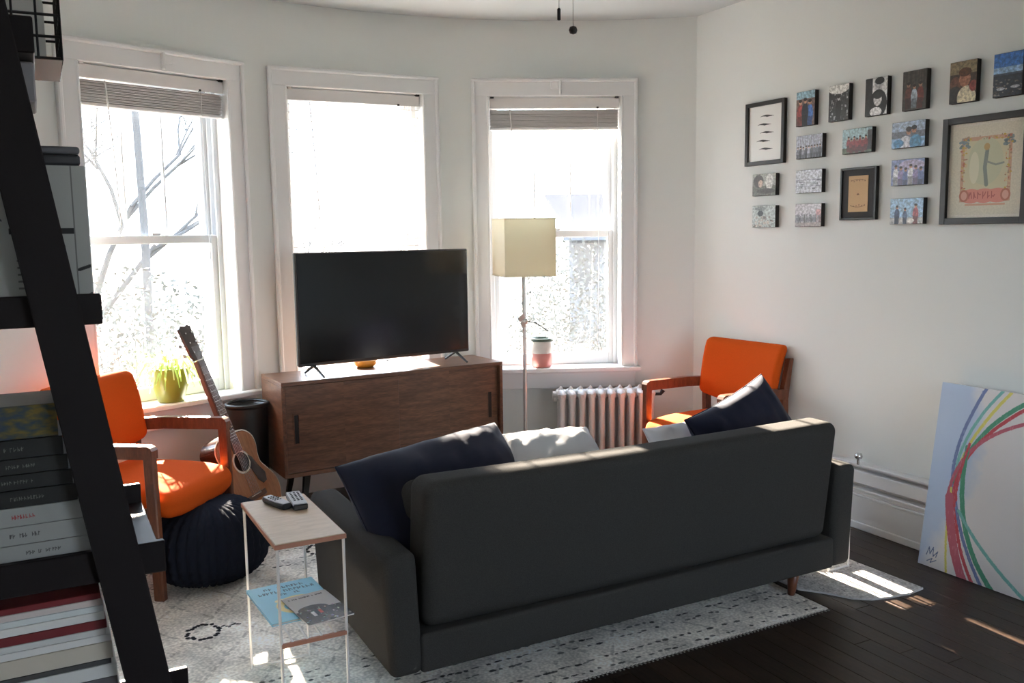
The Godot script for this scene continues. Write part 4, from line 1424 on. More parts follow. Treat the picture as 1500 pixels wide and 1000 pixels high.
func snapshot(kind: int, tall: bool) -> Image:
	var w := 80 if tall else 112
	var h := 112 if tall else 80
	var rng := RandomNumberGenerator.new()
	rng.seed = 900 + kind
	var skin := Color(0.72, 0.53, 0.43)
	var im := blank(w, h, Color(0.5, 0.5, 0.5))
	match kind:
		0:  # three friends before a pale sky
			rect(im, 0, 0, w, 30, Color(0.55, 0.68, 0.74)); rect(im, 0, 24, w, 90, Color(0.45, 0.36, 0.33))
			people(im, rng, [[18, 26, 90, Color(0.62, 0.26, 0.24), skin], [60, 28, 92, Color(0.27, 0.44, 0.72), skin], [39, 22, 92, Color(0.13, 0.14, 0.18), skin]])
		1:  # black-and-white street
			im.fill(Color(0.2, 0.2, 0.2)); dot(im, 40, 8, 44, 20, Color(0.86, 0.86, 0.84))
			for k in 70:
				rect(im, rng.randf_range(0, 76), rng.randf_range(24, 108), rng.randf_range(2, 7), rng.randf_range(3, 12), Color.from_hsv(0, 0, rng.randf_range(0.04, 0.85)))
			people(im, rng, [[40, 34, 76, Color(0.12, 0.12, 0.12), Color(0.8, 0.8, 0.8)]])
		2:  # black-and-white couple
			im.fill(Color(0.86, 0.86, 0.85)); rect(im, 0, 0, 26, 112, Color(0.16, 0.16, 0.16))
			dot(im, 50, 22, 15, 19, Color(0.72, 0.72, 0.72)); dot(im, 52, 10, 17, 11, Color(0.1, 0.1, 0.1)); dot(im, 48, 78, 32, 42, Color(0.1, 0.1, 0.1)); dot(im, 46, 66, 15, 19, Color(0.8, 0.8, 0.8)); dot(im, 46, 54, 16, 10, Color(0.15, 0.15, 0.15)); dot(im, 40, 102, 22, 14, Color(0.9, 0.9, 0.9))
		3:  # dim wood with walkers
			im.fill(Color(0.24, 0.22, 0.2))
			for k in 40:
				rect(im, rng.randf_range(0, 78), 0, 2, rng.randf_range(20, 60), Color(0.3, 0.27, 0.24).darkened(rng.randf() * 0.5))
			people(im, rng, [[20, 32, 76, Color(0.36, 0.2, 0.17), skin.darkened(0.2)], [60, 34, 76, Color(0.42, 0.18, 0.15), skin.darkened(0.2)], [40, 40, 68, Color(0.62, 0.66, 0.7), skin]])
		4:  # two faces close up
			im.fill(Color(0.52, 0.47, 0.36)); rect(im, 0, 34, 80, 80, Color(0.26, 0.2, 0.17))
			dot(im, 18, 60, 16, 20, Color(0.42, 0.28, 0.22)); dot(im, 18, 92, 22, 26, Color(0.2, 0.18, 0.17))
			dot(im, 46, 48, 17, 23, Color(0.62, 0.42, 0.33)); dot(im, 46, 30, 19, 12, Color(0.32, 0.2, 0.12)); dot(im, 52, 100, 28, 32, Color(0.82, 0.78, 0.66)); dot(im, 72, 70, 12, 15, Color(0.5, 0.24, 0.22))
		5:  # harbour under a blue sky
			im.fill(Color(0.25, 0.45, 0.72)); rect(im, 0, 36, 80, 18, Color(0.55, 0.68, 0.8)); rect(im, 0, 54, 80, 60, Color(0.17, 0.2, 0.24)); rect(im, 0, 52, 80, 5, Color(0.25, 0.3, 0.36))
			for k in 40:
				dot(im, rng.randf_range(0, 80), rng.randf_range(68, 108), rng.randf_range(1, 5), rng.randf_range(1, 2), Color.from_hsv(0.1, 0.1, rng.randf_range(0.2, 0.75)))
			dot(im, 22, 92, 12, 4, Color(0.72, 0.74, 0.76)); dot(im, 62, 90, 13, 4, Color(0.66, 0.68, 0.7))
		6:  # pale crowd in front of a pale hall
			im.fill(Color(0.7, 0.72, 0.76))
			for k in 14:
				rect(im, k * 8, 0, 3, 50, Color(0.56, 0.57, 0.63))
			for k in 9:
				people(im, rng, [[8 + k * 12, 34 + rng.randf() * 6, 46, Color.from_hsv(0.65, 0.08, rng.randf_range(0.3, 0.75)), skin.lightened(0.3)]])
		7:  # team in red
			im.fill(Color(0.62, 0.72, 0.74)); rect(im, 0, 62, 112, 20, Color(0.38, 0.4, 0.33)); rect(im, 96, 8, 16, 64, Color(0.24, 0.22, 0.22))
			for k in 7:
				people(im, rng, [[24 + k * 11, 24 + (k % 2) * 7, 50, Color(0.5, 0.17, 0.17).lightened(rng.randf() * 0.15), skin]])
		8:  # couple before a lake
			rect(im, 0, 0, 112, 34, Color(0.62, 0.68, 0.76)); rect(im, 0, 30, 112, 20, Color(0.42, 0.44, 0.48)); rect(im, 0, 50, 112, 30, Color(0.56, 0.7, 0.82))
			dot(im, 58, 32, 8, 10, skin); dot(im, 58, 24, 10, 8, Color(0.18, 0.13, 0.11)); dot(im, 76, 28, 8, 10, skin.darkened(0.1)); dot(im, 76, 20, 9, 7, Color(0.12, 0.1, 0.1)); dot(im, 48, 66, 20, 22, Color(0.8, 0.83, 0.86)); dot(im, 82, 66, 20, 24, Color(0.35, 0.55, 0.68)); dot(im, 24, 66, 18, 12, Color(0.3, 0.52, 0.68))
		9:  # hazy table with rows of guests
			im.fill(Color(0.74, 0.75, 0.78))
			for k in 22:
				rect(im, rng.randf_range(0, 106), rng.randf_range(28, 72), rng.randf_range(4, 16), rng.randf_range(2, 6), Color.from_hsv(0.6, 0.08, rng.randf_range(0.3, 0.68)))
			rect(im, 0, 34, 112, 2, Color(0.5, 0.5, 0.55)); rect(im, 0, 56, 112, 2, Color(0.55, 0.55, 0.6))
		10:  # bridesmaids in pink and lilac
			im.fill(Color(0.5, 0.55, 0.7))
			dot(im, 70, 18, 44, 16, Color(0.66, 0.62, 0.72))
			for k in 6:
				people(im, rng, [[16 + k * 17, 16 + (k % 3) * 5, 64, [Color(0.82, 0.82, 0.84), Color(0.55, 0.5, 0.66), Color(0.36, 0.4, 0.58)][k % 3], skin]])
		11:  # grey family by rocks
			im.fill(Color(0.6, 0.61, 0.58)); rect(im, 0, 44, 112, 40, Color(0.4, 0.4, 0.37)); dot(im, 30, 26, 24, 24, Color(0.3, 0.29, 0.27)); dot(im, 40, 36, 12, 14, Color(0.74, 0.66, 0.6)); dot(im, 82, 30, 18, 30, Color(0.78, 0.78, 0.76)); dot(im, 66, 64, 46, 10, Color(0.28, 0.28, 0.25))
		12:  # pale hall with a dark lamp
			im.fill(Color(0.68, 0.71, 0.7)); dot(im, 40, 28, 14, 11, Color(0.24, 0.27, 0.27)); dot(im, 40, 10, 26, 8, Color(0.5, 0.53, 0.52))
			for k in 26:
				dot(im, rng.randf_range(0, 112), rng.randf_range(40, 80), rng.randf_range(3, 8), rng.randf_range(2, 6), Color.from_hsv(0.1, 0.08, rng.randf_range(0.4, 0.8)))
		13:  # grey skyline with pink edge
			im.fill(Color(0.76, 0.75, 0.77)); rect(im, 0, 48, 112, 14, Color(0.42, 0.42, 0.45)); rect(im, 90, 20, 22, 50, Color(0.76, 0.6, 0.6))
			for k in 20:
				rect(im, k * 5.6, 44 - rng.randf() * 14, 4, 30, Color.from_hsv(0.6, 0.05, rng.randf_range(0.35, 0.65)))
			rect(im, 0, 66, 112, 14, Color(0.66, 0.63, 0.62))
		14:  # beach day
			im.fill(Color(0.6, 0.72, 0.82)); rect(im, 0, 60, 112, 20, Color(0.7, 0.7, 0.7))
			people(im, rng, [[24, 22, 58, Color(0.24, 0.3, 0.42), skin], [52, 30, 50, Color(0.34, 0.4, 0.52), skin], [88, 18, 62, Color(0.66, 0.36, 0.38), skin]])
			dot(im, 72, 70, 12, 7, Color(0.85, 0.84, 0.82))
	return speckle(speckle(im, kind, 0.35, 0.6), kind + 50, 0.3, 0.08)


func on_wall(called: String, label: String, category: String, group: String, z0: float, z1: float, y0: float, y1: float) -> Node3D:
	return thing(called, label, category, Vector3(XR, (y0 + y1) * 0.5, (z0 + z1) * 0.5), -PI / 2, group)


func photo_canvas(kind: int, label: String, z: float, y: float, tall: bool) -> void:
	var w := 0.128 if tall else 0.180
	var h := 0.176 if tall else 0.119
	var o := on_wall("photo_canvas", label, "photo", "small photo canvases on the right wall", z, z, y, y)
	part(o, "block", m_box(w, h, 0.026, 0.001), M.canvas_edge, Vector3(0, 0, 0.0145))
	part(o, "photo_print", m_box(w - 0.003, h - 0.003, 0.002, 0.0), print_mat(snapshot(kind, tall), 0.35), Vector3(0, 0, 0.0282))


func frame(o: Node3D, w: float, h: float, bar_w: float, depth: float) -> void:
	for s: int in [-1, 1]:
		part(o, "frame_bar", m_box(bar_w, h, depth, 0.0015), M.frame_black, Vector3(s * (w - bar_w) * 0.5, 0, depth * 0.5 + 0.001))
		part(o, "frame_bar", m_box(w - bar_w * 2, bar_w, depth, 0.0015), M.frame_black, Vector3(0, s * (h - bar_w) * 0.5, depth * 0.5 + 0.001))


func gallery() -> void:
	var tops := ["photo of three friends under pale sky, leftmost of the top row", "black-and-white street photo, second in the top row", "black-and-white photo of a couple, third in the top row", "dim photo of walkers in a wood, fourth in the top row", "photo of two people close up, fifth in the top row", "photo of a harbour under blue sky, rightmost of the top row"]
	var zs := [-3.485, -3.266, -3.040, -2.829, -2.587, -2.384]
	for k in 6:
		photo_canvas(k, tops[k], zs[k], 2.119, true)
	photo_canvas(6, "pale photo of a crowd in a hall, directly under the three friends", -3.453, 1.923, false)
	photo_canvas(7, "photo of a team in red, above the small framed card", -3.145, 1.923, false)
	photo_canvas(8, "photo of a couple before a lake, left of the large poster's top", -2.853, 1.924, false)
	photo_canvas(9, "hazy pale photo of table rows, middle of the second column", -3.450, 1.745, false)
	photo_canvas(10, "lilac-toned photo of a wedding group, below the lake couple", -2.849, 1.753, false)
	photo_canvas(11, "grey-green photo of people by rocks, just under the moustache print", -3.775, 1.744, false)
	photo_canvas(12, "pale photo with a dark lamp shape, lowest of the leftmost column", -3.772, 1.570, false)
	photo_canvas(13, "pale skyline photo with a pink edge, lowest of the second column", -3.448, 1.570, false)
	photo_canvas(14, "photo of people on a beach, lowest beside the large poster", -2.847, 1.5745, false)

	# white print of five black curls
	var o := on_wall("framed_print", "black-framed white print of five black moustache shapes", "picture", "", -3.94, -3.64, 1.854, 2.197)
	frame(o, 0.30, 0.343, 0.022, 0.022)
	var im := blank(256, 299, Color(0.9, 0.9, 0.89))
	for k in 5:
		var cx: float = [138.0, 118.0, 138.0, 112.0, 132.0][k]
		var cy := 62.0 + k * 44.0
		for i in 90:
			var t := -1.0 + 2.0 * i / 89.0
			var yy := cy + 6.0 * sin(t * 2.6) * (0.4 if t > 0.0 else 1.0) * -signf(t) - 4.0 * exp(-t * t * 8.0)
			dot(im, cx + t * 50.0, yy, 1.6, 0.8 + 5.2 * pow(1.0 - absf(t), 1.2), Color(0.08, 0.08, 0.08))
	part(o, "print_sheet", m_box(0.258, 0.301, 0.003, 0.0), print_mat(im, 0.4), Vector3(0, 0, 0.009))

	# small card in a broad dark mount
	o = on_wall("framed_card", "small tan card in a broad charcoal frame", "picture", "", -3.247, -3.027, 1.539, 1.795)
	frame(o, 0.22, 0.256, 0.012, 0.022)
	part(o, "mount", m_box(0.198, 0.234, 0.008, 0.001), mat(lin(0.022, 0.021, 0.021), 0.7), Vector3(0, 0, 0.012))
	im = blank(128, 200, Color(0.78, 0.64, 0.47))
	speckle(im, 3, 0.08)
	var rng := RandomNumberGenerator.new()
	rng.seed = 44
	for s: float in [28.0, 166.0]:
		var pts := []
		for i in 20:
			pts.append(Vector2(16 + i * 5, s + (8.0 if s < 100 else -8.0) * -sin(i / 19.0 * PI)))
		stroke(im, pts, 3.0, Color(0.5, 0.38, 0.26))
		for i in 6:
			dot(im, 18 + i * 18, s + rng.randf_range(-4, 4), 4, 3, Color(0.52, 0.4, 0.28))
	stroke(im, [Vector2(56, 106), Vector2(64, 98), Vector2(72, 106)], 3.0, Color(0.45, 0.33, 0.22))
	dot(im, 64, 104, 4, 4, Color(0.45, 0.33, 0.22))
	part(o, "card", m_box(0.118, 0.175, 0.002, 0.0), print_mat(im, 0.6), Vector3(0, 0.0, 0.0172))

	# large vintage poster
	o = on_wall("framed_poster", "large black-framed vintage poster with pink scrollwork", "picture", "", -2.677, -2.277, 1.51, 1.97)
	frame(o, 0.40, 0.46, 0.028, 0.026)
	im = blank(340, 400, Color(0.86, 0.83, 0.77))
	rect(im, 12, 14, 316, 372, Color(0.82, 0.79, 0.71))
	speckle(im, 8, 0.05, 0.1)
	var rust := Color(0.70, 0.44, 0.36)
	var teal := Color(0.40, 0.47, 0.48)
	rect(im, 58, 62, 226, 270, Color(0.76, 0.60, 0.50))
	rect(im, 72, 78, 198, 240, Color(0.78, 0.75, 0.62))
	dot(im, 170, 165, 78, 98, Color(0.74, 0.74, 0.62))
	for c: Vector2 in [Vector2(72, 76), Vector2(270, 76)]:
		for k in 16:
			dot(im, c.x + rng.randf_range(-22, 22), c.y + rng.randf_range(-10, 26), 8, 6, teal.lightened(rng.randf() * 0.2))
	for k in 130:
		var side := rng.randi() % 3
		var p := Vector2(rng.randf_range(60, 280), rng.randf_range(60, 78)) if side == 0 else Vector2(rng.randf_range(58, 84) if side == 1 else rng.randf_range(258, 284), rng.randf_range(70, 300))
		dot(im, p.x, p.y, rng.randf_range(2, 6), rng.randf_range(2, 5), [rust, Color(0.8, 0.7, 0.55), Color(0.62, 0.52, 0.42), Color(0.74, 0.62, 0.3)][rng.randi() % 4])
	stroke(im, [Vector2(176, 120), Vector2(168, 190), Vector2(178, 262)], 17.0, Color(0.5, 0.53, 0.5))
	stroke(im, [Vector2(178, 168), Vector2(216, 182), Vector2(250, 176)], 8.0, Color(0.55, 0.57, 0.53))
	dot(im, 174, 106, 13, 15, Color(0.72, 0.6, 0.4))
	dot(im, 120, 190, 22, 66, Color(0.82, 0.80, 0.70))
	for k in 3:
		dot(im, 110 + k * 60, 308, 52, 30, Color(0.83, 0.54, 0.48))
	rect(im, 76, 282, 190, 48, Color(0.83, 0.54, 0.48))
	dot(im, 78, 306, 22, 26, rust)
	dot(im, 264, 306, 22, 26, rust)
	dot(im, 78, 306, 14, 18, Color(0.83, 0.62, 0.55))
	dot(im, 264, 306, 14, 18, Color(0.83, 0.62, 0.55))
	scribble(im, 102, 292, 140, 26, Color(0.66, 0.36, 0.33), rng, 4.0)
	rect(im, 84, 340, 180, 8, Color(0.8, 0.62, 0.52))
	part(o, "poster_sheet", m_box(0.348, 0.408, 0.003, 0.0), print_mat(im, 0.5), Vector3(0, 0, 0.008))


func leaning_canvas() -> void:
	var h := 0.82
	var w := 0.98
	var foot := Vector3(3.41, 0.004, -2.578)
	var lean := asin(0.115 / h)
	var o := thing("canvas_painting", "large white canvas with a ring of coloured strokes leaning on the wall", "painting", foot, -PI / 2)
	o.rotate_object_local(Vector3.RIGHT, -lean)
	var im := blank(588, 492, Color(0.86, 0.85, 0.85))
	var n := noise(88, 0.02, 3)
	for y in 492:
		for x in 588:
			var e := 112.0 + 40.0 * sin(y * 0.0064 + 0.9) - 150.0 * pow(y / 492.0 - 0.42, 2)
			var t := clampf((e - x + n.get_noise_2d(x, y) * 14.0) / 46.0, 0.0, 1.0)
			im.set_pixel(x, y, Color(0.86, 0.85, 0.85).lerp(Color(0.70, 0.765, 0.86), t))
	var blue := Color(0.42, 0.48, 0.66)
	var teal := Color(0.46, 0.70, 0.68)
	var yellow := Color(0.83, 0.80, 0.42)
	var green := Color(0.30, 0.58, 0.47)
	var red := Color(0.74, 0.30, 0.34)
	var rose := Color(0.72, 0.38, 0.44)
	# long bowed brush strokes: start, control, end in canvas parts, width
	var rows := [
		[0.27, -0.02, 0.06, 0.40, 0.175, 0.62, 9.0, blue], [0.36, -0.01, 0.06, 0.36, 0.19, 0.66, 8.0, teal], [0.40, 0.00, 0.13, 0.34, 0.165, 0.56, 8.0, yellow],
		[0.52, 0.02, 0.22, 0.20, 0.155, 0.52, 11.0, green], [0.62, -0.02, 0.10, 0.30, 0.16, 0.66, 9.0, red], [0.62, 0.10, 0.14, 0.24, 0.125, 0.60, 9.0, rose],
		[0.14, 0.55, 0.13, 0.78, 0.18, 1.02, 6.0, yellow], [0.135, 0.60, 0.18, 0.88, 0.29, 1.03, 24.0, rose], [0.17, 0.58, 0.20, 0.86, 0.35, 1.03, 9.0, red],
		[0.175, 0.62, 0.24, 0.84, 0.40, 1.03, 9.0, blue], [0.20, 0.32, 0.16, 0.80, 0.48, 1.04, 13.0, green], [0.20, 0.66, 0.36, 0.86, 0.66, 1.02, 9.0, teal], [0.21, 0.30, 0.16, 0.50, 0.17, 0.64, 7.0, red],
	]
	var rng := RandomNumberGenerator.new()
	rng.seed = 77
	for r: Array in rows:
		var a := Vector2(r[0] * 588.0 * 0.82, r[1] * 492.0)
		var c := Vector2(r[2] * 588.0 * 0.82, r[3] * 492.0)
		var b := Vector2(r[4] * 588.0 * 0.82, r[5] * 492.0)
		var pts := []
		for k in 60:
			var t := k / 59.0
			pts.append(a.lerp(c, t).lerp(c.lerp(b, t), t) + Vector2(rng.randf_range(-0.7, 0.7), 0))
		stroke(im, pts, r[6], r[7])
		for k in 16:
			var p: Vector2 = pts[rng.randi() % 60]
			dot(im, p.x + rng.randf_range(-0.4, 0.4) * r[6], p.y, 1.0, 5.0, (r[7] as Color).lightened(0.15))
	# the painter's mark
	stroke(im, [Vector2(22, 462), Vector2(28, 440), Vector2(32, 458), Vector2(40, 438), Vector2(42, 462), Vector2(54, 446), Vector2(50, 462)], 2.2, Color(0.34, 0.4, 0.55))
	stroke(im, [Vector2(26, 478), Vector2(40, 468), Vector2(36, 480), Vector2(52, 470)], 2.0, Color(0.34, 0.4, 0.55))
	part(o, "canvas", m_box(w, h, 0.034, 0.002), mat(lin(0.6, 0.6, 0.6), 0.8), Vector3(w * 0.5, h * 0.5, -0.018))
	part(o, "painted_face", m_box(w, h, 0.002, 0.0), print_mat(im, 0.7), Vector3(w * 0.5, h * 0.5, 0.0))


func ceiling_fan() -> void:
	var f := thing("ceiling_fan", "ceiling fan whose two pull chains hang above the middle window", "fan", Vector3(1.60, 0, -2.58))
	part(f, "canopy", m_lathe([Vector2(0, 2.70), Vector2(0.03, 2.70), Vector2(0.07, 2.76), Vector2(0.07, 2.775), Vector2(0, 2.775)], 24), M.trim)
	part(f, "downrod", m_tube([Vector3(0, 2.60, 0), Vector3(0, 2.71, 0)], 0.012, 10), M.trim)
	part(f, "motor", m_lathe([Vector2(0, 2.46), Vector2(0.05, 2.46), Vector2(0.11, 2.50), Vector2(0.12, 2.56), Vector2(0.08, 2.61), Vector2(0, 2.62)], 28), M.trim)
	for k in 5:
		var a := TAU * k / 5.0 + 0.3
		var bl := part(f, "blade", m_box(0.44, 0.008, 0.12, 0.003), M.trim, Vector3(cos(a) * 0.38, 2.545, -sin(a) * 0.38), Vector3(0.16, a, 0))
		part(bl, "blade_iron", m_box(0.12, 0.006, 0.03, 0.002), M.brass, Vector3(-0.25, -0.002, 0))
	var c1 := part(f, "pull_chain", m_tube([Vector3(-0.038, 2.47, -0.02), Vector3(-0.038, 2.215, -0.02)], 0.0016, 5), M.steel)
	part(c1, "fob", m_lathe([Vector2(0, 2.185), Vector2(0.006, 2.188), Vector2(0.006, 2.222), Vector2(0, 2.226)], 10), M.dark_metal, Vector3(-0.038, 0, -0.02))
	var c2 := part(f, "pull_chain", m_tube([Vector3(0.016, 2.47, -0.02), Vector3(0.016, 2.172, -0.02)], 0.0016, 5), M.steel)
	part(c2, "fob", m_lathe([Vector2(0, 2.146), Vector2(0.011, 2.150), Vector2(0.0145, 2.16), Vector2(0.011, 2.170), Vector2(0, 2.174)], 14), mat(lin(0.03, 0.028, 0.025), 0.5), Vector3(0.016, 0, -0.02))


func book_flat(label: String, x1: float, y: float, t: float, w: float, d: float, cover: Color, z_near: float, group: String, title := Color.TRANSPARENT, sd := 0, hard := true) -> void:
	var o := thing("book", label, "book", Vector3(x1 - w * 0.5, y, z_near - d * 0.5), 0.0, group)
	var cm := mat(cover, 0.45)
	if hard:
		part(o, "pages", m_box(w - 0.006, t - 0.005, d - 0.008, 0.0005), M.paper, Vector3(0, t * 0.5, -0.001))
		part(o, "cover", m_box(w, 0.0025, d, 0.0006), cm, Vector3(0, 0.00125, 0))
		part(o, "cover", m_box(w, 0.0025, d, 0.0006), cm, Vector3(0, t - 0.00125, 0))
	else:
		part(o, "pages", m_box(w, t - 0.0004, d, 0.0005), M.paper, Vector3(0, t * 0.5, 0))
	if hard or title.a > 0.0:
		var pw := 240
		var ph := maxi(int(pw * t / w), 8)
		var im := blank(pw, ph, cover)
		if "leaf photo" in label:
			for q in 26:
				dot(im, 70 + q * 3.0, ph * (0.62 - 0.012 * q) + 4.0 * sin(q), 9, ph * 0.2, Color(0.42, 0.30, 0.22).lightened(0.02 * (q % 5)))
			rect(im, 0, 0, pw, ph * 0.16, Color(0.28, 0.25, 0.27))
		if title.a > 0.0:
			var rng := RandomNumberGenerator.new()
			rng.seed = sd
			scribble(im, pw * rng.randf_range(0.46, 0.6), ph * 0.4, pw * rng.randf_range(0.14, 0.26), ph * 0.2, title, rng, 1.3)
		part(o, "spine", m_box(w, t - 0.0005, 0.003, 0.0006), print_mat(im, 0.45), Vector3(0, t * 0.5, d * 0.5 + 0.0005))


func shelf_contents() -> void:
	var zn := -1.812
	# lying stack on the third tray
	var y := 0.8765
	var whites := ["white paperback with a grey title at the bottom of the middle stack", "white paperback with a dark short title, second from the middle stack's bottom", "white paperback with a dark long title, third from the middle stack's bottom", "white paperback with a red title under the black books"]
	for k in 4:
		var t: float = [0.038, 0.033, 0.034, 0.034][k]
		book_flat(whites[k], 0.058 - k * 0.004, y, t, 0.24, 0.17, lin(0.30, 0.30, 0.285), zn, "stack on the middle tray", Color(0.6, 0.22, 0.22) if k == 3 else Color(0.25, 0.24, 0.24), 60 + k)
		y += t + 0.0006
	var blacks := ["black hardcover directly on the white paperbacks", "black hardcover with a short grey title, second of the black books", "black hardcover with a long grey title, third of the black books", "black hardcover with pale page edge under the colourful book"]
	for k in 4:
		var t: float = [0.032, 0.028, 0.028, 0.034][k]
		book_flat(blacks[k], 0.038 - k * 0.006, y, t, 0.22, 0.16, lin(0.006, 0.006, 0.006), zn, "stack on the middle tray", Color(0.42, 0.42, 0.4), 70 + k)
		y += t + 0.0006
	var im := blank(240, 60, Color(0.16, 0.17, 0.16))
	var n := noise(5, 0.03, 3)
	for yy in 60:
		for x in 240:
			var v := n.get_noise_2d(x, yy * 2.5)
			im.set_pixel(x, yy, Color(0.14, 0.20, 0.28).lerp(Color(0.44, 0.36, 0.10), clampf(x / 240.0 + v * 0.9 - 0.3, 0, 1)))
	var cb := thing("book", "thick book with yellow and blue spine on top of the middle stack", "book", Vector3(-0.094, y, zn - 0.08), 0.0, "stack on the middle tray")
	part(cb, "pages", m_box(0.21, 0.056, 0.15, 0.001), M.paper, Vector3(0, 0.03, -0.002))
	part(cb, "cover", m_box(0.216, 0.003, 0.158, 0.0006), mat(lin(0.10, 0.10, 0.09), 0.4), Vector3(0, 0.0015, 0))
	part(cb, "cover", m_box(0.216, 0.003, 0.158, 0.0006), mat(lin(0.10, 0.10, 0.09), 0.4), Vector3(0, 0.0595, 0))
	part(cb, "spine", m_box(0.216, 0.060, 0.003, 0.0006), print_mat(im, 0.4), Vector3(0, 0.0305, 0.078))

	# lowest stack: many thin spines
	y = 0.3965
	var low := [
		["thick white album at the bottom of the lowest stack", 0.050, lin(0.60, 0.58, 0.54)], ["grey-white album second from the bottom of the lowest stack", 0.046, lin(0.55, 0.53, 0.50)],
		["cream album third from the bottom of the lowest stack", 0.044, lin(0.60, 0.56, 0.49)], ["white album fourth from the bottom of the lowest stack", 0.040, lin(0.60, 0.58, 0.55)],
		["cream book with a brown leaf photo on its spine", 0.060, lin(0.56, 0.53, 0.48)], ["dark slate book above the brown-leaf spine", 0.022, lin(0.10, 0.095, 0.10)],
		["white book above the dark slate book", 0.026, lin(0.62, 0.61, 0.58)], ["dark grey thin book in the lowest stack", 0.010, lin(0.06, 0.06, 0.06)], ["tan thick book below the thin white books", 0.034, lin(0.52, 0.46, 0.38)],
		["thin white booklet below the first red spine", 0.014, lin(0.66, 0.64, 0.62)], ["thin grey booklet with dark edge line below the red spine", 0.012, lin(0.58, 0.57, 0.55)],
		["dark red book, lower of the two red spines", 0.017, lin(0.16, 0.014, 0.018)], ["thin white booklet above the lower red spine", 0.016, lin(0.68, 0.66, 0.63)], ["thin white booklet with teal line in the lowest stack", 0.012, lin(0.62, 0.64, 0.63)],
		["pale pink booklet under the upper red spine", 0.012, lin(0.62, 0.53, 0.50)], ["dark red book topping the lowest stack", 0.012, lin(0.17, 0.016, 0.02)],
	]
	var rng := RandomNumberGenerator.new()
	rng.seed = 21
	for k in low.size():
		var e: Array = low[k]
		var t: float = e[1]
		book_flat(e[0], 0.094 - k * 0.0022 + rng.randf_range(-0.004, 0.004), y, t, 0.19, 0.20, e[2], zn, "lowest stack on the ladder shelf")
		y += t + 0.0006
	var wb := thing("wooden_box", "orange-brown wooden box left of the lowest stack of books", "box", Vector3(-0.165, 0.3965, -1.95))
	part(wb, "side", m_box(0.10, 0.42, 0.012, 0.002), M.birch, Vector3(0, 0.21, 0.095))
	part(wb, "side", m_box(0.10, 0.42, 0.012, 0.002), M.birch, Vector3(0, 0.21, -0.095))
	part(wb, "end", m_box(0.012, 0.42, 0.178, 0.002), M.birch, Vector3(0.044, 0.21, 0))
	part(wb, "end", m_box(0.012, 0.42, 0.178, 0.002), M.birch, Vector3(-0.044, 0.21, 0))

	# upright box file on the second tray with a small case on top
	y = 1.3625
	im = blank(200, 240, Color(0.66, 0.66, 0.64))
	rng.seed = 4
	rect(im, 84, 100, 94, 9, Color(0.06, 0.06, 0.06))
	for k in 7:
		rect(im, 92, 128 + k * 11, rng.randf_range(44, 76), 3, Color(0.38, 0.38, 0.37))
	scribble(im, 72, 82, 30, 6, Color(0.25, 0.25, 0.25), rng, 2.0)
	rect(im, 178, 0, 2, 240, Color(0.42, 0.42, 0.41))
	stroke(im, [Vector2(182, 168), Vector2(199, 162)], 5.0, Color(0.1, 0.1, 0.1))
	stroke(im, [Vector2(188, 216), Vector2(199, 208)], 5.0, Color(0.12, 0.12, 0.12))
	var bf := thing("box_file", "pale grey printed box standing on the second tray of the shelf", "box", Vector3(-0.022, y, -1.90))
	part(bf, "carton", m_box(0.222, 0.268, 0.16, 0.002), mat(lin(0.42, 0.42, 0.41), 0.6), Vector3(0, 0.134, 0))
	part(bf, "printed_face", m_box(0.220, 0.266, 0.002, 0.0), print_mat(im, 0.6), Vector3(0, 0.134, 0.081))
	var cs := thing("small_case", "small dark grey case on top of the grey printed box", "case", Vector3(0.018, y + 0.2685, -1.90))
	part(cs, "lower_half", m_round(Vector3(0.13, 0.02, 0.14), 0.006, 2), mat(lin(0.03, 0.03, 0.035), 0.5), Vector3(0, 0.0102, 0))
	part(cs, "upper_half", m_round(Vector3(0.13, 0.014, 0.14), 0.006, 2), mat(lin(0.12, 0.12, 0.13), 0.5), Vector3(0, 0.0275, 0))
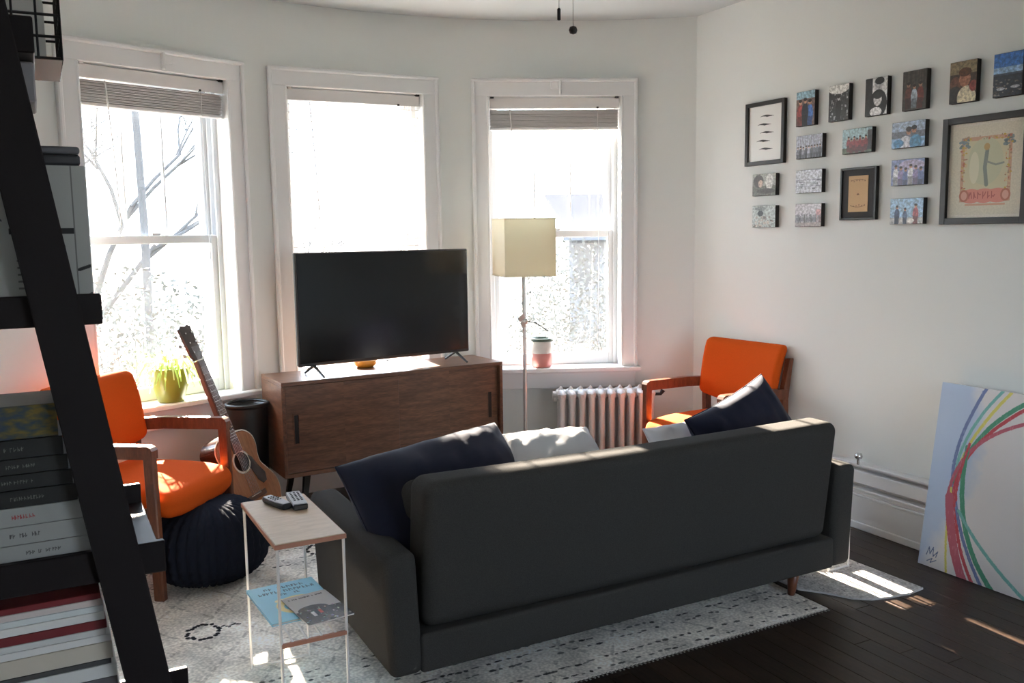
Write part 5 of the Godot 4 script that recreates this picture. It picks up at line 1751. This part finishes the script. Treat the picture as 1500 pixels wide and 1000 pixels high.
	part(cs, "clasp", m_box(0.02, 0.012, 0.004, 0.001), M.steel, Vector3(-0.02, 0.02, 0.0715))

	# wire basket on the top tray, with papers
	var wbk := thing("wire_basket", "black wire basket on the top tray of the ladder shelf", "basket", Vector3(-0.03, 1.838, -2.09))
	var bw := 0.20
	var bd := 0.26
	var bh := 0.16
	for k in 5:
		var yy := bh * k / 4.0 + 0.003
		part(wbk, "hoop", m_tube([Vector3(-bw / 2, yy, -bd / 2), Vector3(bw / 2, yy, -bd / 2), Vector3(bw / 2, yy, bd / 2), Vector3(-bw / 2, yy, bd / 2), Vector3(-bw / 2, yy, -bd / 2)], 0.0028, 6), M.dark_metal)
	for k in 6:
		var x := -bw / 2 + bw * k / 5.0
		for s: int in [-1, 1]:
			part(wbk, "upright", m_tube([Vector3(x, 0, s * bd / 2), Vector3(x, bh, s * bd / 2)], 0.0024, 5), M.dark_metal)
	for k in 7:
		var z := -bd / 2 + bd * k / 6.0
		for s: int in [-1, 1]:
			part(wbk, "upright", m_tube([Vector3(s * bw / 2, 0, z), Vector3(s * bw / 2, bh, z)], 0.0024, 5), M.dark_metal)
	part(wbk, "basket_floor", m_box(bw, 0.003, bd, 0.0), M.dark_metal, Vector3(0, 0.0015, 0))
	for k in 3:
		single("loose_paper", m_box(0.15, 0.11 + 0.02 * k, 0.004, 0.0005), M.paper, ["short sheaf of papers in the wire basket, at the front", "middle sheaf of papers in the wire basket", "tallest sheaf of papers in the wire basket, at the back"][k], "paper", Vector3(-0.03, 1.845 + 0.055 + 0.01 * k, -2.02 - k * 0.05), Vector3(-0.05, 0, 0), "papers in the wire basket")
	var ub := thing("hanging_bin", "small pale grey bin hung under the top tray", "bin", Vector3(-0.075, 1.745, -1.95))
	part(ub, "bin_body", m_box(0.19, 0.070, 0.18, 0.003), mat(lin(0.30, 0.28, 0.29), 0.7), Vector3(0, 0.035, 0))
	for s: int in [-1, 1]:
		part(ub, "hook", m_box(0.01, 0.006, 0.19, 0.001), M.dark_metal, Vector3(s * 0.06, 0.0725, 0))
